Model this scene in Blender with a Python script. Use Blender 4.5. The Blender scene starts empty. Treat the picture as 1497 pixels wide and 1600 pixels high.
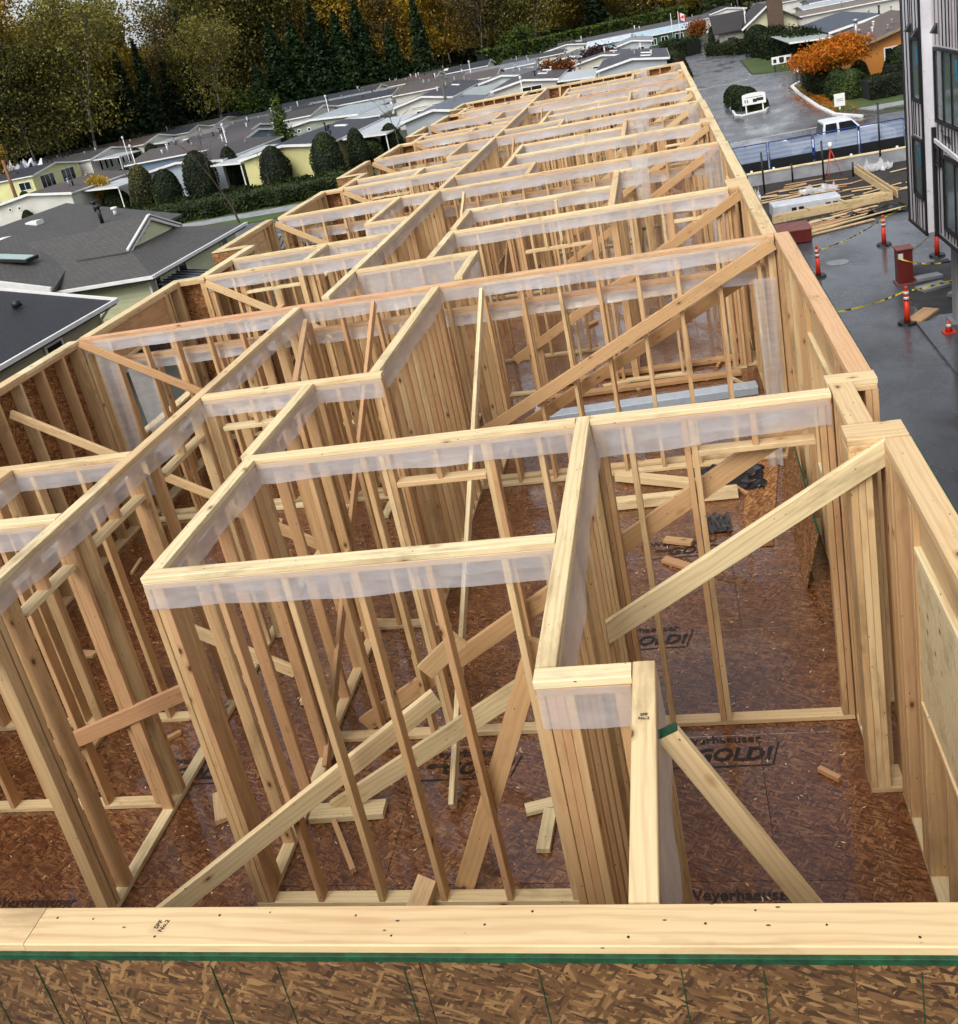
import bpy, math, random
import numpy as np
from mathutils import Vector, Matrix

SC = bpy.context.scene
COL = SC.collection
RNG = random.Random(11)
NP = np.random.default_rng(5)

# ------------------------------------------------------------------ camera
cam_data = bpy.data.cameras.new('camera')
cam = bpy.data.objects.new('camera', cam_data)
COL.objects.link(cam)
cam_data.sensor_fit = 'HORIZONTAL'
cam_data.sensor_width = 36.0
cam_data.lens = 36.0 * 1517.7 / 1497.0
cam_data.shift_y = (602.0 - 800.0) / 1497.0
cam_data.clip_start = 0.05
cam_data.clip_end = 3000.0
_r = Vector((0.96861935, 0.15807482, -0.19180435))
_u = Vector((0.12221582, 0.36904442, 0.92134115))
_f = Vector((-0.21642516, 0.91587039, -0.33814432))
cm = Matrix((( _r.x, _u.x, -_f.x, 0), (_r.y, _u.y, -_f.y, 0), (_r.z, _u.z, -_f.z, 4.914), (0, 0, 0, 1)))
cam.matrix_world = cm
SC.camera = cam

# ------------------------------------------------------------------ light
SUN_EL, SUN_AZ = math.radians(48), math.radians(200)
world = bpy.data.worlds.new('World')
SC.world = world
world.use_nodes = True
wt = world.node_tree
wt.nodes.clear()
w_out = wt.nodes.new('ShaderNodeOutputWorld')
w_bg = wt.nodes.new('ShaderNodeBackground')
w_sky = wt.nodes.new('ShaderNodeTexSky')
w_sky.sky_type = 'NISHITA'
w_sky.sun_disc = False
w_sky.sun_elevation = SUN_EL
w_sky.sun_rotation = SUN_AZ
w_sky.air_density = 1.0
w_sky.dust_density = 3.0
w_hs = wt.nodes.new('ShaderNodeHueSaturation')
w_hs.inputs['Saturation'].default_value = 0.22
w_tc = wt.nodes.new('ShaderNodeTexCoord')
w_mp = wt.nodes.new('ShaderNodeMapping')
w_mp.inputs['Scale'].default_value = (1.6, 1.6, 4.5)
w_nz = wt.nodes.new('ShaderNodeTexNoise')
w_nz.inputs['Scale'].default_value = 2.2
w_nz.inputs['Detail'].default_value = 7.0
w_rp = wt.nodes.new('ShaderNodeValToRGB')
w_rp.color_ramp.elements[0].position = 0.3
w_rp.color_ramp.elements[0].color = (0.62, 0.65, 0.72, 1)
w_rp.color_ramp.elements[1].position = 0.72
w_rp.color_ramp.elements[1].color = (1.25, 1.25, 1.25, 1)
w_mx = wt.nodes.new('ShaderNodeMix')
w_mx.data_type = 'RGBA'
w_mx.blend_type = 'MULTIPLY'
w_mx.inputs[0].default_value = 1.0
L = wt.links.new
L(w_sky.outputs[0], w_hs.inputs['Color'])
L(w_tc.outputs['Generated'], w_mp.inputs['Vector'])
L(w_mp.outputs[0], w_nz.inputs['Vector'])
L(w_nz.outputs['Fac'], w_rp.inputs['Fac'])
L(w_hs.outputs[0], w_mx.inputs[6])
L(w_rp.outputs[0], w_mx.inputs[7])
L(w_mx.outputs[2], w_bg.inputs['Color'])
w_bg.inputs['Strength'].default_value = 0.14
L(w_bg.outputs[0], w_out.inputs['Surface'])

sd = bpy.data.lights.new('sun', 'SUN')
sd.energy = 1.1
sd.angle = math.radians(35)
sd.color = (1.0, 0.95, 0.88)
sun = bpy.data.objects.new('sun', sd)
COL.objects.link(sun)
_d = Vector((math.sin(SUN_AZ) * math.cos(SUN_EL), math.cos(SUN_AZ) * math.cos(SUN_EL), math.sin(SUN_EL)))
sun.rotation_euler = _d.to_track_quat('Z', 'Y').to_euler()

SC.view_settings.view_transform = 'Standard'
SC.view_settings.look = 'None'
SC.view_settings.gamma = 1.0
SC.view_settings.exposure = 0.68
SC.render.engine = 'CYCLES'
SC.cycles.max_bounces = 4
SC.cycles.diffuse_bounces = 2
SC.cycles.use_adaptive_sampling = True
SC.cycles.adaptive_threshold = 0.035
SC.cycles.use_denoising = True
SC.cycles.glossy_bounces = 2
SC.cycles.transparent_max_bounces = 10

# ------------------------------------------------------------------ materials
def lin(h):
    h = h.lstrip('#')
    o = []
    for i in (0, 2, 4):
        v = int(h[i:i + 2], 16) / 255.0
        o.append(v / 12.92 if v <= 0.04045 else ((v + 0.055) / 1.055) ** 2.4)
    return (o[0], o[1], o[2], 1.0)

class NT:
    def __init__(s, name):
        s.m = bpy.data.materials.new(name)
        s.m.use_nodes = True
        s.t = s.m.node_tree
        s.t.nodes.clear()
        s.out = s.n('ShaderNodeOutputMaterial')
    def n(s, typ, ins=None, **kw):
        nd = s.t.nodes.new(typ)
        for k, v in kw.items():
            setattr(nd, k, v)
        for k, v in (ins or {}).items():
            s.set(nd.inputs[k], v)
        return nd
    def set(s, sock, v):
        if isinstance(v, bpy.types.NodeSocket):
            s.t.links.new(v, sock)
        elif isinstance(v, bpy.types.Node):
            s.t.links.new(v.outputs[0], sock)
        else:
            sock.default_value = v
    def math(s, op, a, b=0.0, c=0.0, clamp=False):
        nd = s.n('ShaderNodeMath', {0: a, 1: b, 2: c}, operation=op)
        nd.use_clamp = clamp
        return nd.outputs[0]
    def mix(s, f, a, b, mode='MIX'):
        nd = s.n('ShaderNodeMix', data_type='RGBA', blend_type=mode)
        s.set(nd.inputs[0], f); s.set(nd.inputs[6], a); s.set(nd.inputs[7], b)
        return nd.outputs[2]
    def ramp(s, f, stops, interp='LINEAR'):
        nd = s.n('ShaderNodeValToRGB', {'Fac': f})
        cr = nd.color_ramp
        cr.interpolation = interp
        while len(cr.elements) < len(stops):
            cr.elements.new(0.5)
        for e, (p, c) in zip(cr.elements, stops):
            e.position = p
            e.color = c if len(c) == 4 else (*c, 1)
        return nd.outputs[0]
    def map(s, vec, scale=(1, 1, 1), rot=(0, 0, 0), loc=(0, 0, 0)):
        return s.n('ShaderNodeMapping', {'Vector': vec, 'Scale': scale, 'Rotation': rot, 'Location': loc}).outputs[0]
    def noise(s, vec, scale, detail=4.0, rough=0.55, dist=0.0):
        return s.n('ShaderNodeTexNoise', {'Vector': vec, 'Scale': scale, 'Detail': detail, 'Roughness': rough, 'Distortion': dist}).outputs['Fac']
    def coords(s, rnd=True):
        tc = s.n('ShaderNodeTexCoord').outputs['Object']
        if not rnd:
            return tc, None
        oi = s.n('ShaderNodeObjectInfo').outputs['Random']
        off = s.n('ShaderNodeCombineXYZ', {0: s.math('MULTIPLY', oi, 37.0), 1: s.math('MULTIPLY', oi, 91.0), 2: s.math('MULTIPLY', oi, 53.0)})
        return s.n('ShaderNodeVectorMath', {0: tc, 1: off.outputs[0]}, operation='ADD').outputs[0], oi
    def bsdf(s, **ins):
        b = s.n('ShaderNodeBsdfPrincipled')
        for k, v in ins.items():
            s.set(b.inputs[k.replace('_', ' ')], v)
        s.t.links.new(b.outputs[0], s.out.inputs['Surface'])
        return b
    def bump(s, h, strength=0.3, dist=0.01):
        return s.n('ShaderNodeBump', {'Height': h, 'Strength': strength, 'Distance': dist}).outputs[0]

def m_lumber(name, c0, c1, c2):
    k = NT(name)
    v, r = k.coords()
    base = k.ramp(r, [(0.0, lin(c0)), (0.5, lin(c1)), (1.0, lin(c2))])
    fine = k.noise(k.map(v, (0.9, 34, 34)), 3.0, 6.0, 0.65, 0.4)
    wv = k.n('ShaderNodeTexWave', {'Vector': k.map(v, (0.10, 1, 1), (0, 0, 0.12)), 'Scale': 9.0, 'Distortion': 11.0, 'Detail': 3.0, 'Detail Scale': 1.0, 'Detail Roughness': 0.6}, wave_type='BANDS', bands_direction='Y').outputs['Fac']
    broad = k.noise(k.map(v, (0.6, 5, 5)), 1.6, 4.0)
    col = k.mix(k.math('MULTIPLY', fine, 0.42), base, lin('#966a3c'))
    col = k.mix(k.math('MULTIPLY', k.math('POWER', wv, 3.0), k.math('MULTIPLY', broad, 0.50)), col, lin('#a87444'))
    col = k.mix(k.ramp(broad, [(0.5, (0, 0, 0)), (0.85, (0.4, 0.4, 0.4))]), col, lin('#bb8a55'))
    vt = k.n('ShaderNodeTexVoronoi', {'Vector': k.map(v, (3.8, 7, 7)), 'Scale': 1.0, 'Randomness': 1.0}, feature='F1')
    pick = k.ramp(k.n('ShaderNodeSeparateColor', {0: vt.outputs['Color']}).outputs[0], [(0.30, (0, 0, 0)), (0.32, (1, 1, 1))])
    d = vt.outputs['Distance']
    col = k.mix(k.math('MULTIPLY', pick, k.ramp(d, [(0.0, (0.75,) * 3), (0.07, (0.6,) * 3), (0.20, (0.0,) * 3)])), col, lin('#94602f'))
    col = k.mix(k.math('MULTIPLY', pick, k.ramp(d, [(0.0, (0.85,) * 3), (0.06, (0.8,) * 3), (0.095, (0,) * 3)])), col, lin('#3c2010'))
    stn = k.noise(k.map(v, (1.3, 4, 4), loc=(5, 2, 9)), 1.0, 5.0, 0.65)
    col = k.mix(k.ramp(stn, [(0.54, (0, 0, 0)), (0.72, (0.6,) * 3)]), col, lin('#7d6442'))
    vn = k.n('ShaderNodeTexVoronoi', {'Vector': k.map(v, (9, 19, 19), (0, 0, 0), (3.1, 7.7, 1.3)), 'Scale': 1.0}, feature='F1').outputs['Distance']
    col = k.mix(k.ramp(vn, [(0.0, (0.9,) * 3), (0.05, (0.9,) * 3), (0.075, (0,) * 3)]), col, lin('#241c1a'))
    k.bsdf(Base_Color=col, Roughness=0.62, Normal=k.bump(fine, 0.25, 0.002))
    return k.m

def m_osb(name, cols, rough_dry, wet, scale=1.0):
    k = NT(name)
    v, r = k.coords()
    sepn = lambda c: k.n('ShaderNodeSeparateColor', {0: c})
    val = grain = None
    for n_, (sx, sy, rot, loc) in enumerate(((11, 60, 0.1, (0, 0, 0)), (12, 62, 0.75, (5, 3, 0)), (13, 60, -0.5, (9, 1, 0)), (13, 66, 1.35, (2, 8, 0)), (12, 58, 0.2, (4, 6, 0)), (14, 64, -1.0, (1, 4, 0)), (15, 62, 0.45, (6, 9, 0)))):
        vv = k.map(v, (sx * scale, sy * scale, 1.0), (0, 0, 0), loc)
        vv = k.map(k.map(v, (1, 1, 1), (0, 0, rot)), (sx * scale, sy * scale, 1.0), (0, 0, 0), loc)
        vo = k.n('ShaderNodeTexVoronoi', {'Vector': vv, 'Scale': 1.0}, feature='F1', voronoi_dimensions='2D')
        s_ = sepn(vo.outputs['Color'])
        g_ = k.noise(k.map(vv, (0.35, 3.0, 1)), 1.6, 1.0)
        if val is None:
            val, grain = s_.outputs[0], g_
        else:
            on = k.math('GREATER_THAN', s_.outputs[1], 0.66)
            mv = k.n('ShaderNodeMix', {0: on, 2: val, 3: s_.outputs[0]}); val = mv.outputs[0]
            mg = k.n('ShaderNodeMix', {0: on, 2: grain, 3: g_}); grain = mg.outputs[0]
    col = k.ramp(val, [(0.0, lin(cols[0])), (0.35, lin(cols[1])), (0.7, lin(cols[2])), (1.0, lin(cols[3]))])
    big = k.noise(v, 1.1, 4.0)
    col = k.mix(k.ramp(big, [(0.4, (0, 0, 0)), (0.7, (0.45,) * 3)]), col, lin(cols[0]))
    col = k.mix(0.35, col, k.mix(grain, lin(cols[0]), lin(cols[3])), 'OVERLAY')
    bh = k.bump(k.math('ADD', val, k.math('MULTIPLY', grain, 0.4)), 0.35 if not wet else 0.12, 0.003)
    if wet:
        g = k.n('ShaderNodeNewGeometry').outputs['Position']
        pm = k.ramp(k.noise(k.map(g, (1, 0.8, 1)), 0.75, 5.0), [(0.34, (0, 0, 0)), (0.52, (1, 1, 1))])
        b = k.bsdf(Base_Color=col, Roughness=k.ramp(pm, [(0.0, (rough_dry,) * 3), (1.0, (0.22,) * 3)]), Normal=bh)
        k.set(b.inputs['Coat Weight'], k.math('ADD', k.math('MULTIPLY', pm, 0.9), 0.0))
        k.set(b.inputs['Coat Roughness'], k.ramp(pm, [(0.0, (0.28,) * 3), (1.0, (0.035,) * 3)]))
        k.set(b.inputs['Coat IOR'], 1.45)
    else:
        k.bsdf(Base_Color=col, Roughness=rough_dry, Normal=bh)
    return k.m

def m_plain(name, col, rough=0.6, var=0.12, scale=3.0, bump=0.0, metal=0.0, spec=0.5, alt=None, rnd=0.0):
    k = NT(name)
    v, r = k.coords()
    c = lin(col)
    d = lin(alt) if alt else tuple(x * (1 - 2.2 * var) for x in c[:3]) + (1,)
    nz = k.noise(v, scale, 5.0)
    cc = k.mix(k.ramp(nz, [(0.35, (0, 0, 0)), (0.7, (1, 1, 1))]), c, d)
    if rnd:
        cc = k.mix(k.math('MULTIPLY', r, rnd), cc, (0.02, 0.02, 0.02, 1))
    b = k.bsdf(Base_Color=cc, Roughness=rough, Metallic=metal)
    k.set(b.inputs['Specular IOR Level'], spec)
    if bump:
        k.set(b.inputs['Normal'], k.bump(k.noise(v, scale * 8, 4.0), bump, 0.01))
    return k.m

def m_poly():
    k = NT('vapour_poly')
    v, r = k.coords()
    nz = k.noise(k.map(v, (1.5, 1.5, 5)), 3.0, 4.0, 0.6, 0.8)
    nrm = k.bump(k.noise(k.map(v, (1.5, 1.5, 3)), 3.0, 3.0, 0.55, 1.2), 0.2, 0.02)
    d = k.n('ShaderNodeBsdfDiffuse', {'Color': (0.88, 0.87, 0.87, 1), 'Normal': nrm})
    t = k.n('ShaderNodeBsdfTranslucent', {'Color': (0.88, 0.86, 0.86, 1), 'Normal': nrm})
    g = k.n('ShaderNodeBsdfGlossy', {'Color': (1, 1, 1, 1), 'Roughness': 0.22, 'Normal': nrm})
    m1 = k.n('ShaderNodeMixShader', {0: 0.45, 1: d.outputs[0], 2: t.outputs[0]})
    m2 = k.n('ShaderNodeMixShader', {0: 0.10, 1: m1.outputs[0], 2: g.outputs[0]})
    tr = k.n('ShaderNodeBsdfTransparent', {'Color': (1, 1, 1, 1)})
    fac = k.ramp(nz, [(0.3, (0.42,) * 3), (0.75, (0.56,) * 3)])
    m3 = k.n('ShaderNodeMixShader', {0: fac, 1: tr.outputs[0], 2: m2.outputs[0]})
    k.t.links.new(m3.outputs[0], k.out.inputs['Surface'])
    return k.m

def m_leaf(name, cols, trans=0.25):
    k = NT(name)
    isl = k.n('ShaderNodeNewGeometry').outputs['Random Per Island']
    oi = k.n('ShaderNodeObjectInfo').outputs['Random']
    tc = k.n('ShaderNodeTexCoord').outputs['Object']
    nz = k.noise(tc, 0.5, 1.0)
    f = k.math('ADD', k.math('MULTIPLY', isl, 0.55), k.math('ADD', k.math('MULTIPLY', k.math('SUBTRACT', nz, 0.5), 1.1), k.math('MULTIPLY', oi, 0.3)), clamp=True)
    n = len(cols)
    col = k.ramp(f, [(i / (n - 1), lin(c)) for i, c in enumerate(cols)])
    d = k.n('ShaderNodeBsdfDiffuse', {'Color': col})
    t = k.n('ShaderNodeBsdfTranslucent', {'Color': col})
    mx = k.n('ShaderNodeMixShader', {0: trans, 1: d.outputs[0], 2: t.outputs[0]})
    g = k.n('ShaderNodeBsdfGlossy', {'Roughness': 0.5, 'Color': (0.5, 0.5, 0.5, 1)})
    m2 = k.n('ShaderNodeMixShader', {0: 0.03, 1: mx.outputs[0], 2: g.outputs[0]})
    k.t.links.new(m2.outputs[0], k.out.inputs['Surface'])
    return k.m

def m_asphalt(name, c0, c1, wetlo, wethi, streak=True):
    k = NT(name)
    g = k.n('ShaderNodeNewGeometry').outputs['Position']
    fine = k.noise(g, 40.0, 3.0)
    big = k.noise(k.map(g, (0.35, 0.12, 1)), 1.0, 5.0, 0.6, 0.6)
    mid = k.noise(k.map(g, (1.4, 0.35, 1), (0, 0, 0.5)), 0.8, 6.0, 0.65, 1.2)
    col = k.mix(big, lin(c0), lin(c1))
    col = k.mix(k.math('MULTIPLY', fine, 0.35), col, (0.02, 0.02, 0.022, 1))
    if streak:
        col = k.mix(k.ramp(mid, [(0.58, (0, 0, 0)), (0.74, (0.5,) * 3)]), col, lin('#8d9096'))
    st = k.noise(k.map(g, (0.7, 0.5, 1), loc=(8, 2, 0)), 0.9, 8.0, 0.72, 0.4)
    col = k.mix(k.ramp(st, [(0.5, (0, 0, 0)), (0.62, (0.55,) * 3)]), col, lin('#2a2622'))
    wet = k.ramp(k.noise(k.map(g, (0.5, 0.3, 1), loc=(3, 1, 0)), 0.8, 7.0, 0.62), [(0.38, (wethi,) * 3), (0.62, (wetlo,) * 3)])
    b = k.bsdf(Base_Color=col, Roughness=wet, Normal=k.bump(fine, 0.10, 0.004))
    return k.m

def m_shingle(name, c0, c1, c2, sx=1.0, rough=0.6):
    k = NT(name)
    uv = k.n('ShaderNodeTexCoord').outputs['UV']
    br = k.n('ShaderNodeTexBrick', {'Vector': uv, 'Color1': lin(c0), 'Color2': lin(c1), 'Mortar': lin(c2), 'Scale': 1.0, 'Mortar Size': 0.022, 'Brick Width': 0.34 * sx, 'Row Height': 0.17 * sx, 'Bias': 0.0})
    g = k.n('ShaderNodeNewGeometry').outputs['Position']
    nz = k.noise(g, 0.8, 5.0, 0.7)
    f2 = k.noise(g, 9.0, 3.0)
    col = k.mix(k.math('MULTIPLY', nz, 0.35), br.outputs['Color'], lin(c2))
    col = k.mix(k.math('MULTIPLY', f2, 0.35), col, lin(c1))
    k.bsdf(Base_Color=col, Roughness=rough, Normal=k.bump(br.outputs['Fac'], 0.6, 0.01))
    return k.m

def m_ground(name, c0, c1, c2, s=0.4):
    k = NT(name)
    g = k.n('ShaderNodeNewGeometry').outputs['Position']
    a = k.noise(g, s, 6.0, 0.65)
    b = k.noise(g, s * 14, 4.0)
    col = k.mix(k.ramp(a, [(0.35, (0, 0, 0)), (0.65, (1, 1, 1))]), lin(c0), lin(c1))
    col = k.mix(k.math('MULTIPLY', b, 0.6), col, lin(c2))
    k.bsdf(Base_Color=col, Roughness=0.9, Normal=k.bump(b, 0.5, 0.05))
    return k.m

def m_glass(name, col='#20262b'):
    k = NT(name)
    g = k.n('ShaderNodeNewGeometry').outputs['Position']
    nz = k.noise(g, 0.8, 3.0)
    k.bsdf(Base_Color=k.mix(nz, lin(col), lin('#0c0f12')), Roughness=0.06)
    return k.m

MT = {}
MT['lumber'] = m_lumber('spruce_lumber', '#ebcf9c', '#d8b27f', '#d0a477')
MT['plate'] = m_lumber('spruce_plate', '#f6e8b8', '#eed9a6', '#e4c594')
MT['fir_plate'] = m_lumber('fir_plate', '#ecd0a2', '#e2b98c', '#dfae86')
MT['cedar'] = m_lumber('aged_fir', '#d0aa7a', '#c69c6c', '#cf9f78')
MT['osb_floor'] = m_osb('osb_floor', ['#4a2b19', '#6e452a', '#885b38', '#ac8054'], 0.40, True, 1.35)
MT['osb'] = m_osb('osb_sheathing', ['#5f3c1e', '#8a5f36', '#a57a4a', '#c79c68'], 0.8, False)
MT['osb_front'] = m_osb('osb_front', ['#412c17', '#684a28', '#82603a', '#ab8858'], 0.75, False, 1.4)
MT['poly'] = m_poly()
MT['green'] = m_plain('green_edge_paint', '#17502f', 0.65, 0.3, 26)
MT['deck_ink'] = m_plain('deck_ink', '#2a1f1a', .5, .3, 14)
MT['ink'] = m_plain('black_ink', '#1c1512', 0.6, 0.1, 30)
MT['white'] = m_plain('white_paint', '#e6e5e0', 0.5, 0.06, 2)
MT['black'] = m_plain('black_metal', '#17181a', 0.45, 0.1, 6)
MT['glass'] = m_glass('dark_glass')
MT['glass_blue'] = m_glass('blue_glass', '#7c8c8c')
MT['concrete'] = m_plain('concrete', '#9a9c9e', 0.8, 0.16, 1.4, 0.3)
MT['asphalt'] = m_asphalt('wet_asphalt', '#56585b', '#75777b', 0.14, 0.5)
MT['yard'] = m_asphalt('wet_yard', '#414347', '#64666a', 0.06, 0.40, False)
MT['grass'] = m_ground('lawn', '#40521f', '#526630', '#2a3614', 0.5)
MT['earth'] = m_ground('wet_earth', '#2b2622', '#3f3934', '#191614', 0.8)
MT['gravel'] = m_ground('gravel', '#3b3a39', '#555352', '#1b1a1a', 2.0)
MT['ground'] = m_ground('ground', '#3a3d30', '#4a4a42', '#25271c', 0.08)
MT['bark'] = m_plain('bark', '#4c4136', 0.9, 0.2, 5, 0.5)
MT['birch'] = m_plain('pale_bark', '#77736a', 0.85, 0.25, 2, 0.3)
MT['pole'] = m_plain('pole_wood', '#8b6440', 0.85, 0.2, 3, 0.4)
MT['pole_grey'] = m_plain('grey_pole_wood', '#5d5f55', 0.85, 0.2, 3, 0.4)
MT['orange'] = m_plain('orange_plastic', '#e23a17', 0.45, 0.08, 6)
MT['red_steel'] = m_plain('red_primer', '#6e1f1a', 0.5, 0.12, 4)
MT['red_face'] = m_plain('faded_red', '#8a5148', 0.6, 0.15, 4)
MT['chrome'] = m_plain('galvanised', '#a3a8ac', 0.4, 0.1, 5, metal=0.6)
MT['tape'] = m_plain('yellow_tape', '#cdbb2a', 0.5, 0.1, 6)
# ------------------------------------------------------------------ helpers
def tag(o, label=None, cat=None, group=None, kind=None):
    if label: o['label'] = label
    if cat: o['category'] = cat
    if group: o['group'] = group
    if kind: o['kind'] = kind
    return o

def empty(name, loc=(0, 0, 0), rz=0.0):
    o = bpy.data.objects.new(name, None)
    o.empty_display_size = 0.2
    COL.objects.link(o)
    o.matrix_world = Matrix.Translation(Vector(loc)) @ Matrix.Rotation(rz, 4, 'Z')
    o['mw'] = 1
    return o

WM = {}
def link(name, mesh, mat=None, parent=None, mw=None):
    """link a mesh object; mw is its world matrix"""
    o = bpy.data.objects.new(name, mesh)
    COL.objects.link(o)
    if mat is not None and not mesh.materials:
        mesh.materials.append(mat)
    mw = mw or Matrix.Identity(4)
    if parent is not None:
        o.parent = parent
        pm = WM.get(parent.name, parent.matrix_basis)
        o.matrix_basis = pm.inverted() @ mw
    else:
        o.matrix_basis = mw
    WM[o.name] = mw.copy()
    return o

def mesh_of(name, verts, faces, smooth=False):
    me = bpy.data.meshes.new(name)
    me.from_pydata([tuple(v) for v in verts], [], faces)
    if smooth:
        me.polygons.foreach_set('use_smooth', [True] * len(me.polygons))
    me.update()
    return me

_lc = {}
def lumber_mesh(Ln, w, t, ch=0.003, mat=None):
    key = (round(Ln, 3), round(w, 4), round(t, 4), ch, mat.name if mat else '')
    if key in _lc: return _lc[key]
    a, b, c = Ln / 2, w / 2, t / 2
    ring = [(-b + ch, -c), (b - ch, -c), (b, -c + ch), (b, c - ch), (b - ch, c), (-b + ch, c), (-b, c - ch), (-b, -c + ch)]
    vs = [(-a, y, z) for y, z in ring] + [(a, y, z) for y, z in ring]
    fs = [(i, (i + 1) % 8, (i + 1) % 8 + 8, i + 8) for i in range(8)]
    fs = [tuple(reversed(f)) for f in fs]
    fs += [tuple(range(8)), tuple(range(15, 7, -1))]
    fs = [tuple(reversed(f)) for f in fs]
    me = mesh_of('lumber', vs, fs)
    if mat: me.materials.append(mat)
    _lc[key] = me
    return me

def board(name, p0, p1, w, t, side, mat, parent=None, ch=0.003):
    """a sawn board from p0 to p1, width w along side, thickness t"""
    p0, p1 = Vector(p0), Vector(p1)
    d = p1 - p0
    Ln = d.length
    X = d / Ln
    Y = Vector(side)
    Y = (Y - X * Y.dot(X)).normalized()
    Z = X.cross(Y)
    c = (p0 + p1) / 2
    mw = Matrix(((X.x, Y.x, Z.x, c.x), (X.y, Y.y, Z.y, c.y), (X.z, Y.z, Z.z, c.z), (0, 0, 0, 1)))
    return link(name, lumber_mesh(Ln, w, t, ch, mat), mat, parent, mw)

def box(name, x0, x1, y0, y1, z0, z1, mat, parent=None, ch=0.0, rz=0.0):
    c = Vector(((x0 + x1) / 2, (y0 + y1) / 2, (z0 + z1) / 2))
    mw = Matrix.Translation(c) @ Matrix.Rotation(rz, 4, 'Z')
    return link(name, lumber_mesh(x1 - x0, y1 - y0, z1 - z0, min(ch, 0.3 * min(y1 - y0, z1 - z0)) if ch else 0.0015 if min(y1 - y0, z1 - z0) > 0.006 else 0.0003, mat), mat, parent, mw)

def tube_data(segs, n=6):
    """tapered tubes from (p0, p1, r0, r1) -> verts, faces"""
    V, F = [], []
    for p0, p1, r0, r1 in segs:
        p0, p1 = Vector(p0), Vector(p1)
        d = (p1 - p0)
        if d.length < 1e-6: continue
        d.normalize()
        u = d.orthogonal().normalized()
        v = d.cross(u)
        b = len(V)
        for p, r in ((p0, r0), (p1, r1)):
            for i in range(n):
                a = 2 * math.pi * i / n
                V.append(p + (u * math.cos(a) + v * math.sin(a)) * r)
        for i in range(n):
            j = (i + 1) % n
            F.append((b + i, b + j, b + n + j, b + n + i))
        F.append(tuple(range(b + n - 1, b - 1, -1)))
        F.append(tuple(range(b + n, b + 2 * n)))
    return V, F

def tubes(name, segs, mat, parent=None, n=6, smooth=True):
    V, F = tube_data(segs, n)
    return link(name, mesh_of(name, V, F, smooth), mat, parent)

def poly_obj(name, verts, faces, mat, parent=None, smooth=False):
    return link(name, mesh_of(name, verts, faces, smooth), mat, parent)

def copy_tree(o, mw, parent=None):
    c = o.copy()
    COL.objects.link(c)
    if parent is None:
        c.matrix_basis = mw
        WM[c.name] = mw.copy()
    else:
        c.parent = parent
    for ch in o.children:
        copy_tree(ch, None, c)
    return c

# ------------------------------------------------------------------ framed storey
PT = 2.464           # top of the double top plate
S = 0.406
UNIT = ['front unit', 'second unit from the front', 'third unit from the front', 'fourth unit from the front', 'rearmost unit']
WG = 'stud walls of the framed storey'

def spans(a, b, ops):
    out, s = [], a
    for o0, o1 in sorted((o[0], o[1]) for o in ops):
        if o0 > s: out.append((s, o0))
        s = o1
    if b > s: out.append((s, b))
    return out

def poly_strip(parent, ax, c, a, b, th, z1, sides, drop=0.15, seed=0, wild=0.0):
    r = random.Random(seed)
    V, F = [], []
    n = max(2, int((b - a) / 0.11))
    for sd in sides:
        base = len(V)
        ph = r.random() * 6.28
        ph2 = r.random() * 6.28
        for i in range(n + 1):
            s = a + (b - a) * i / n
            hang = drop + 0.010 * math.sin(s * 1.6 + ph) + 0.003 * math.sin(s * 7.0 + ph2) + r.uniform(-.002, .002)
            hang += wild * (0.5 + 0.5 * math.sin(s * 1.3 + ph2))
            for kx, (fz, off) in enumerate(((0.0, 0.0025), (0.35, 0.0035), (0.7, 0.007), (1.0, 0.012))):
                o = off + (fz ** 2) * (0.010 + 0.010 * math.sin(s * 4.3 + ph) + 0.007 * math.sin(s * 11 + ph2)) + r.uniform(0, .0015)
                o = max(o, 0.002)
                q = c + sd * (th / 2 + o)
                z = z1 - hang * fz
                V.append((s, q, z) if ax == 'x' else (q, s, z))
        for i in range(n):
            for kx in range(3):
                p = base + i * 4 + kx
                F.append((p, p + 1, p + 5, p + 4))
    return link('poly_strip', mesh_of('poly_strip', V, F, True), MT['poly'], parent)

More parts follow.
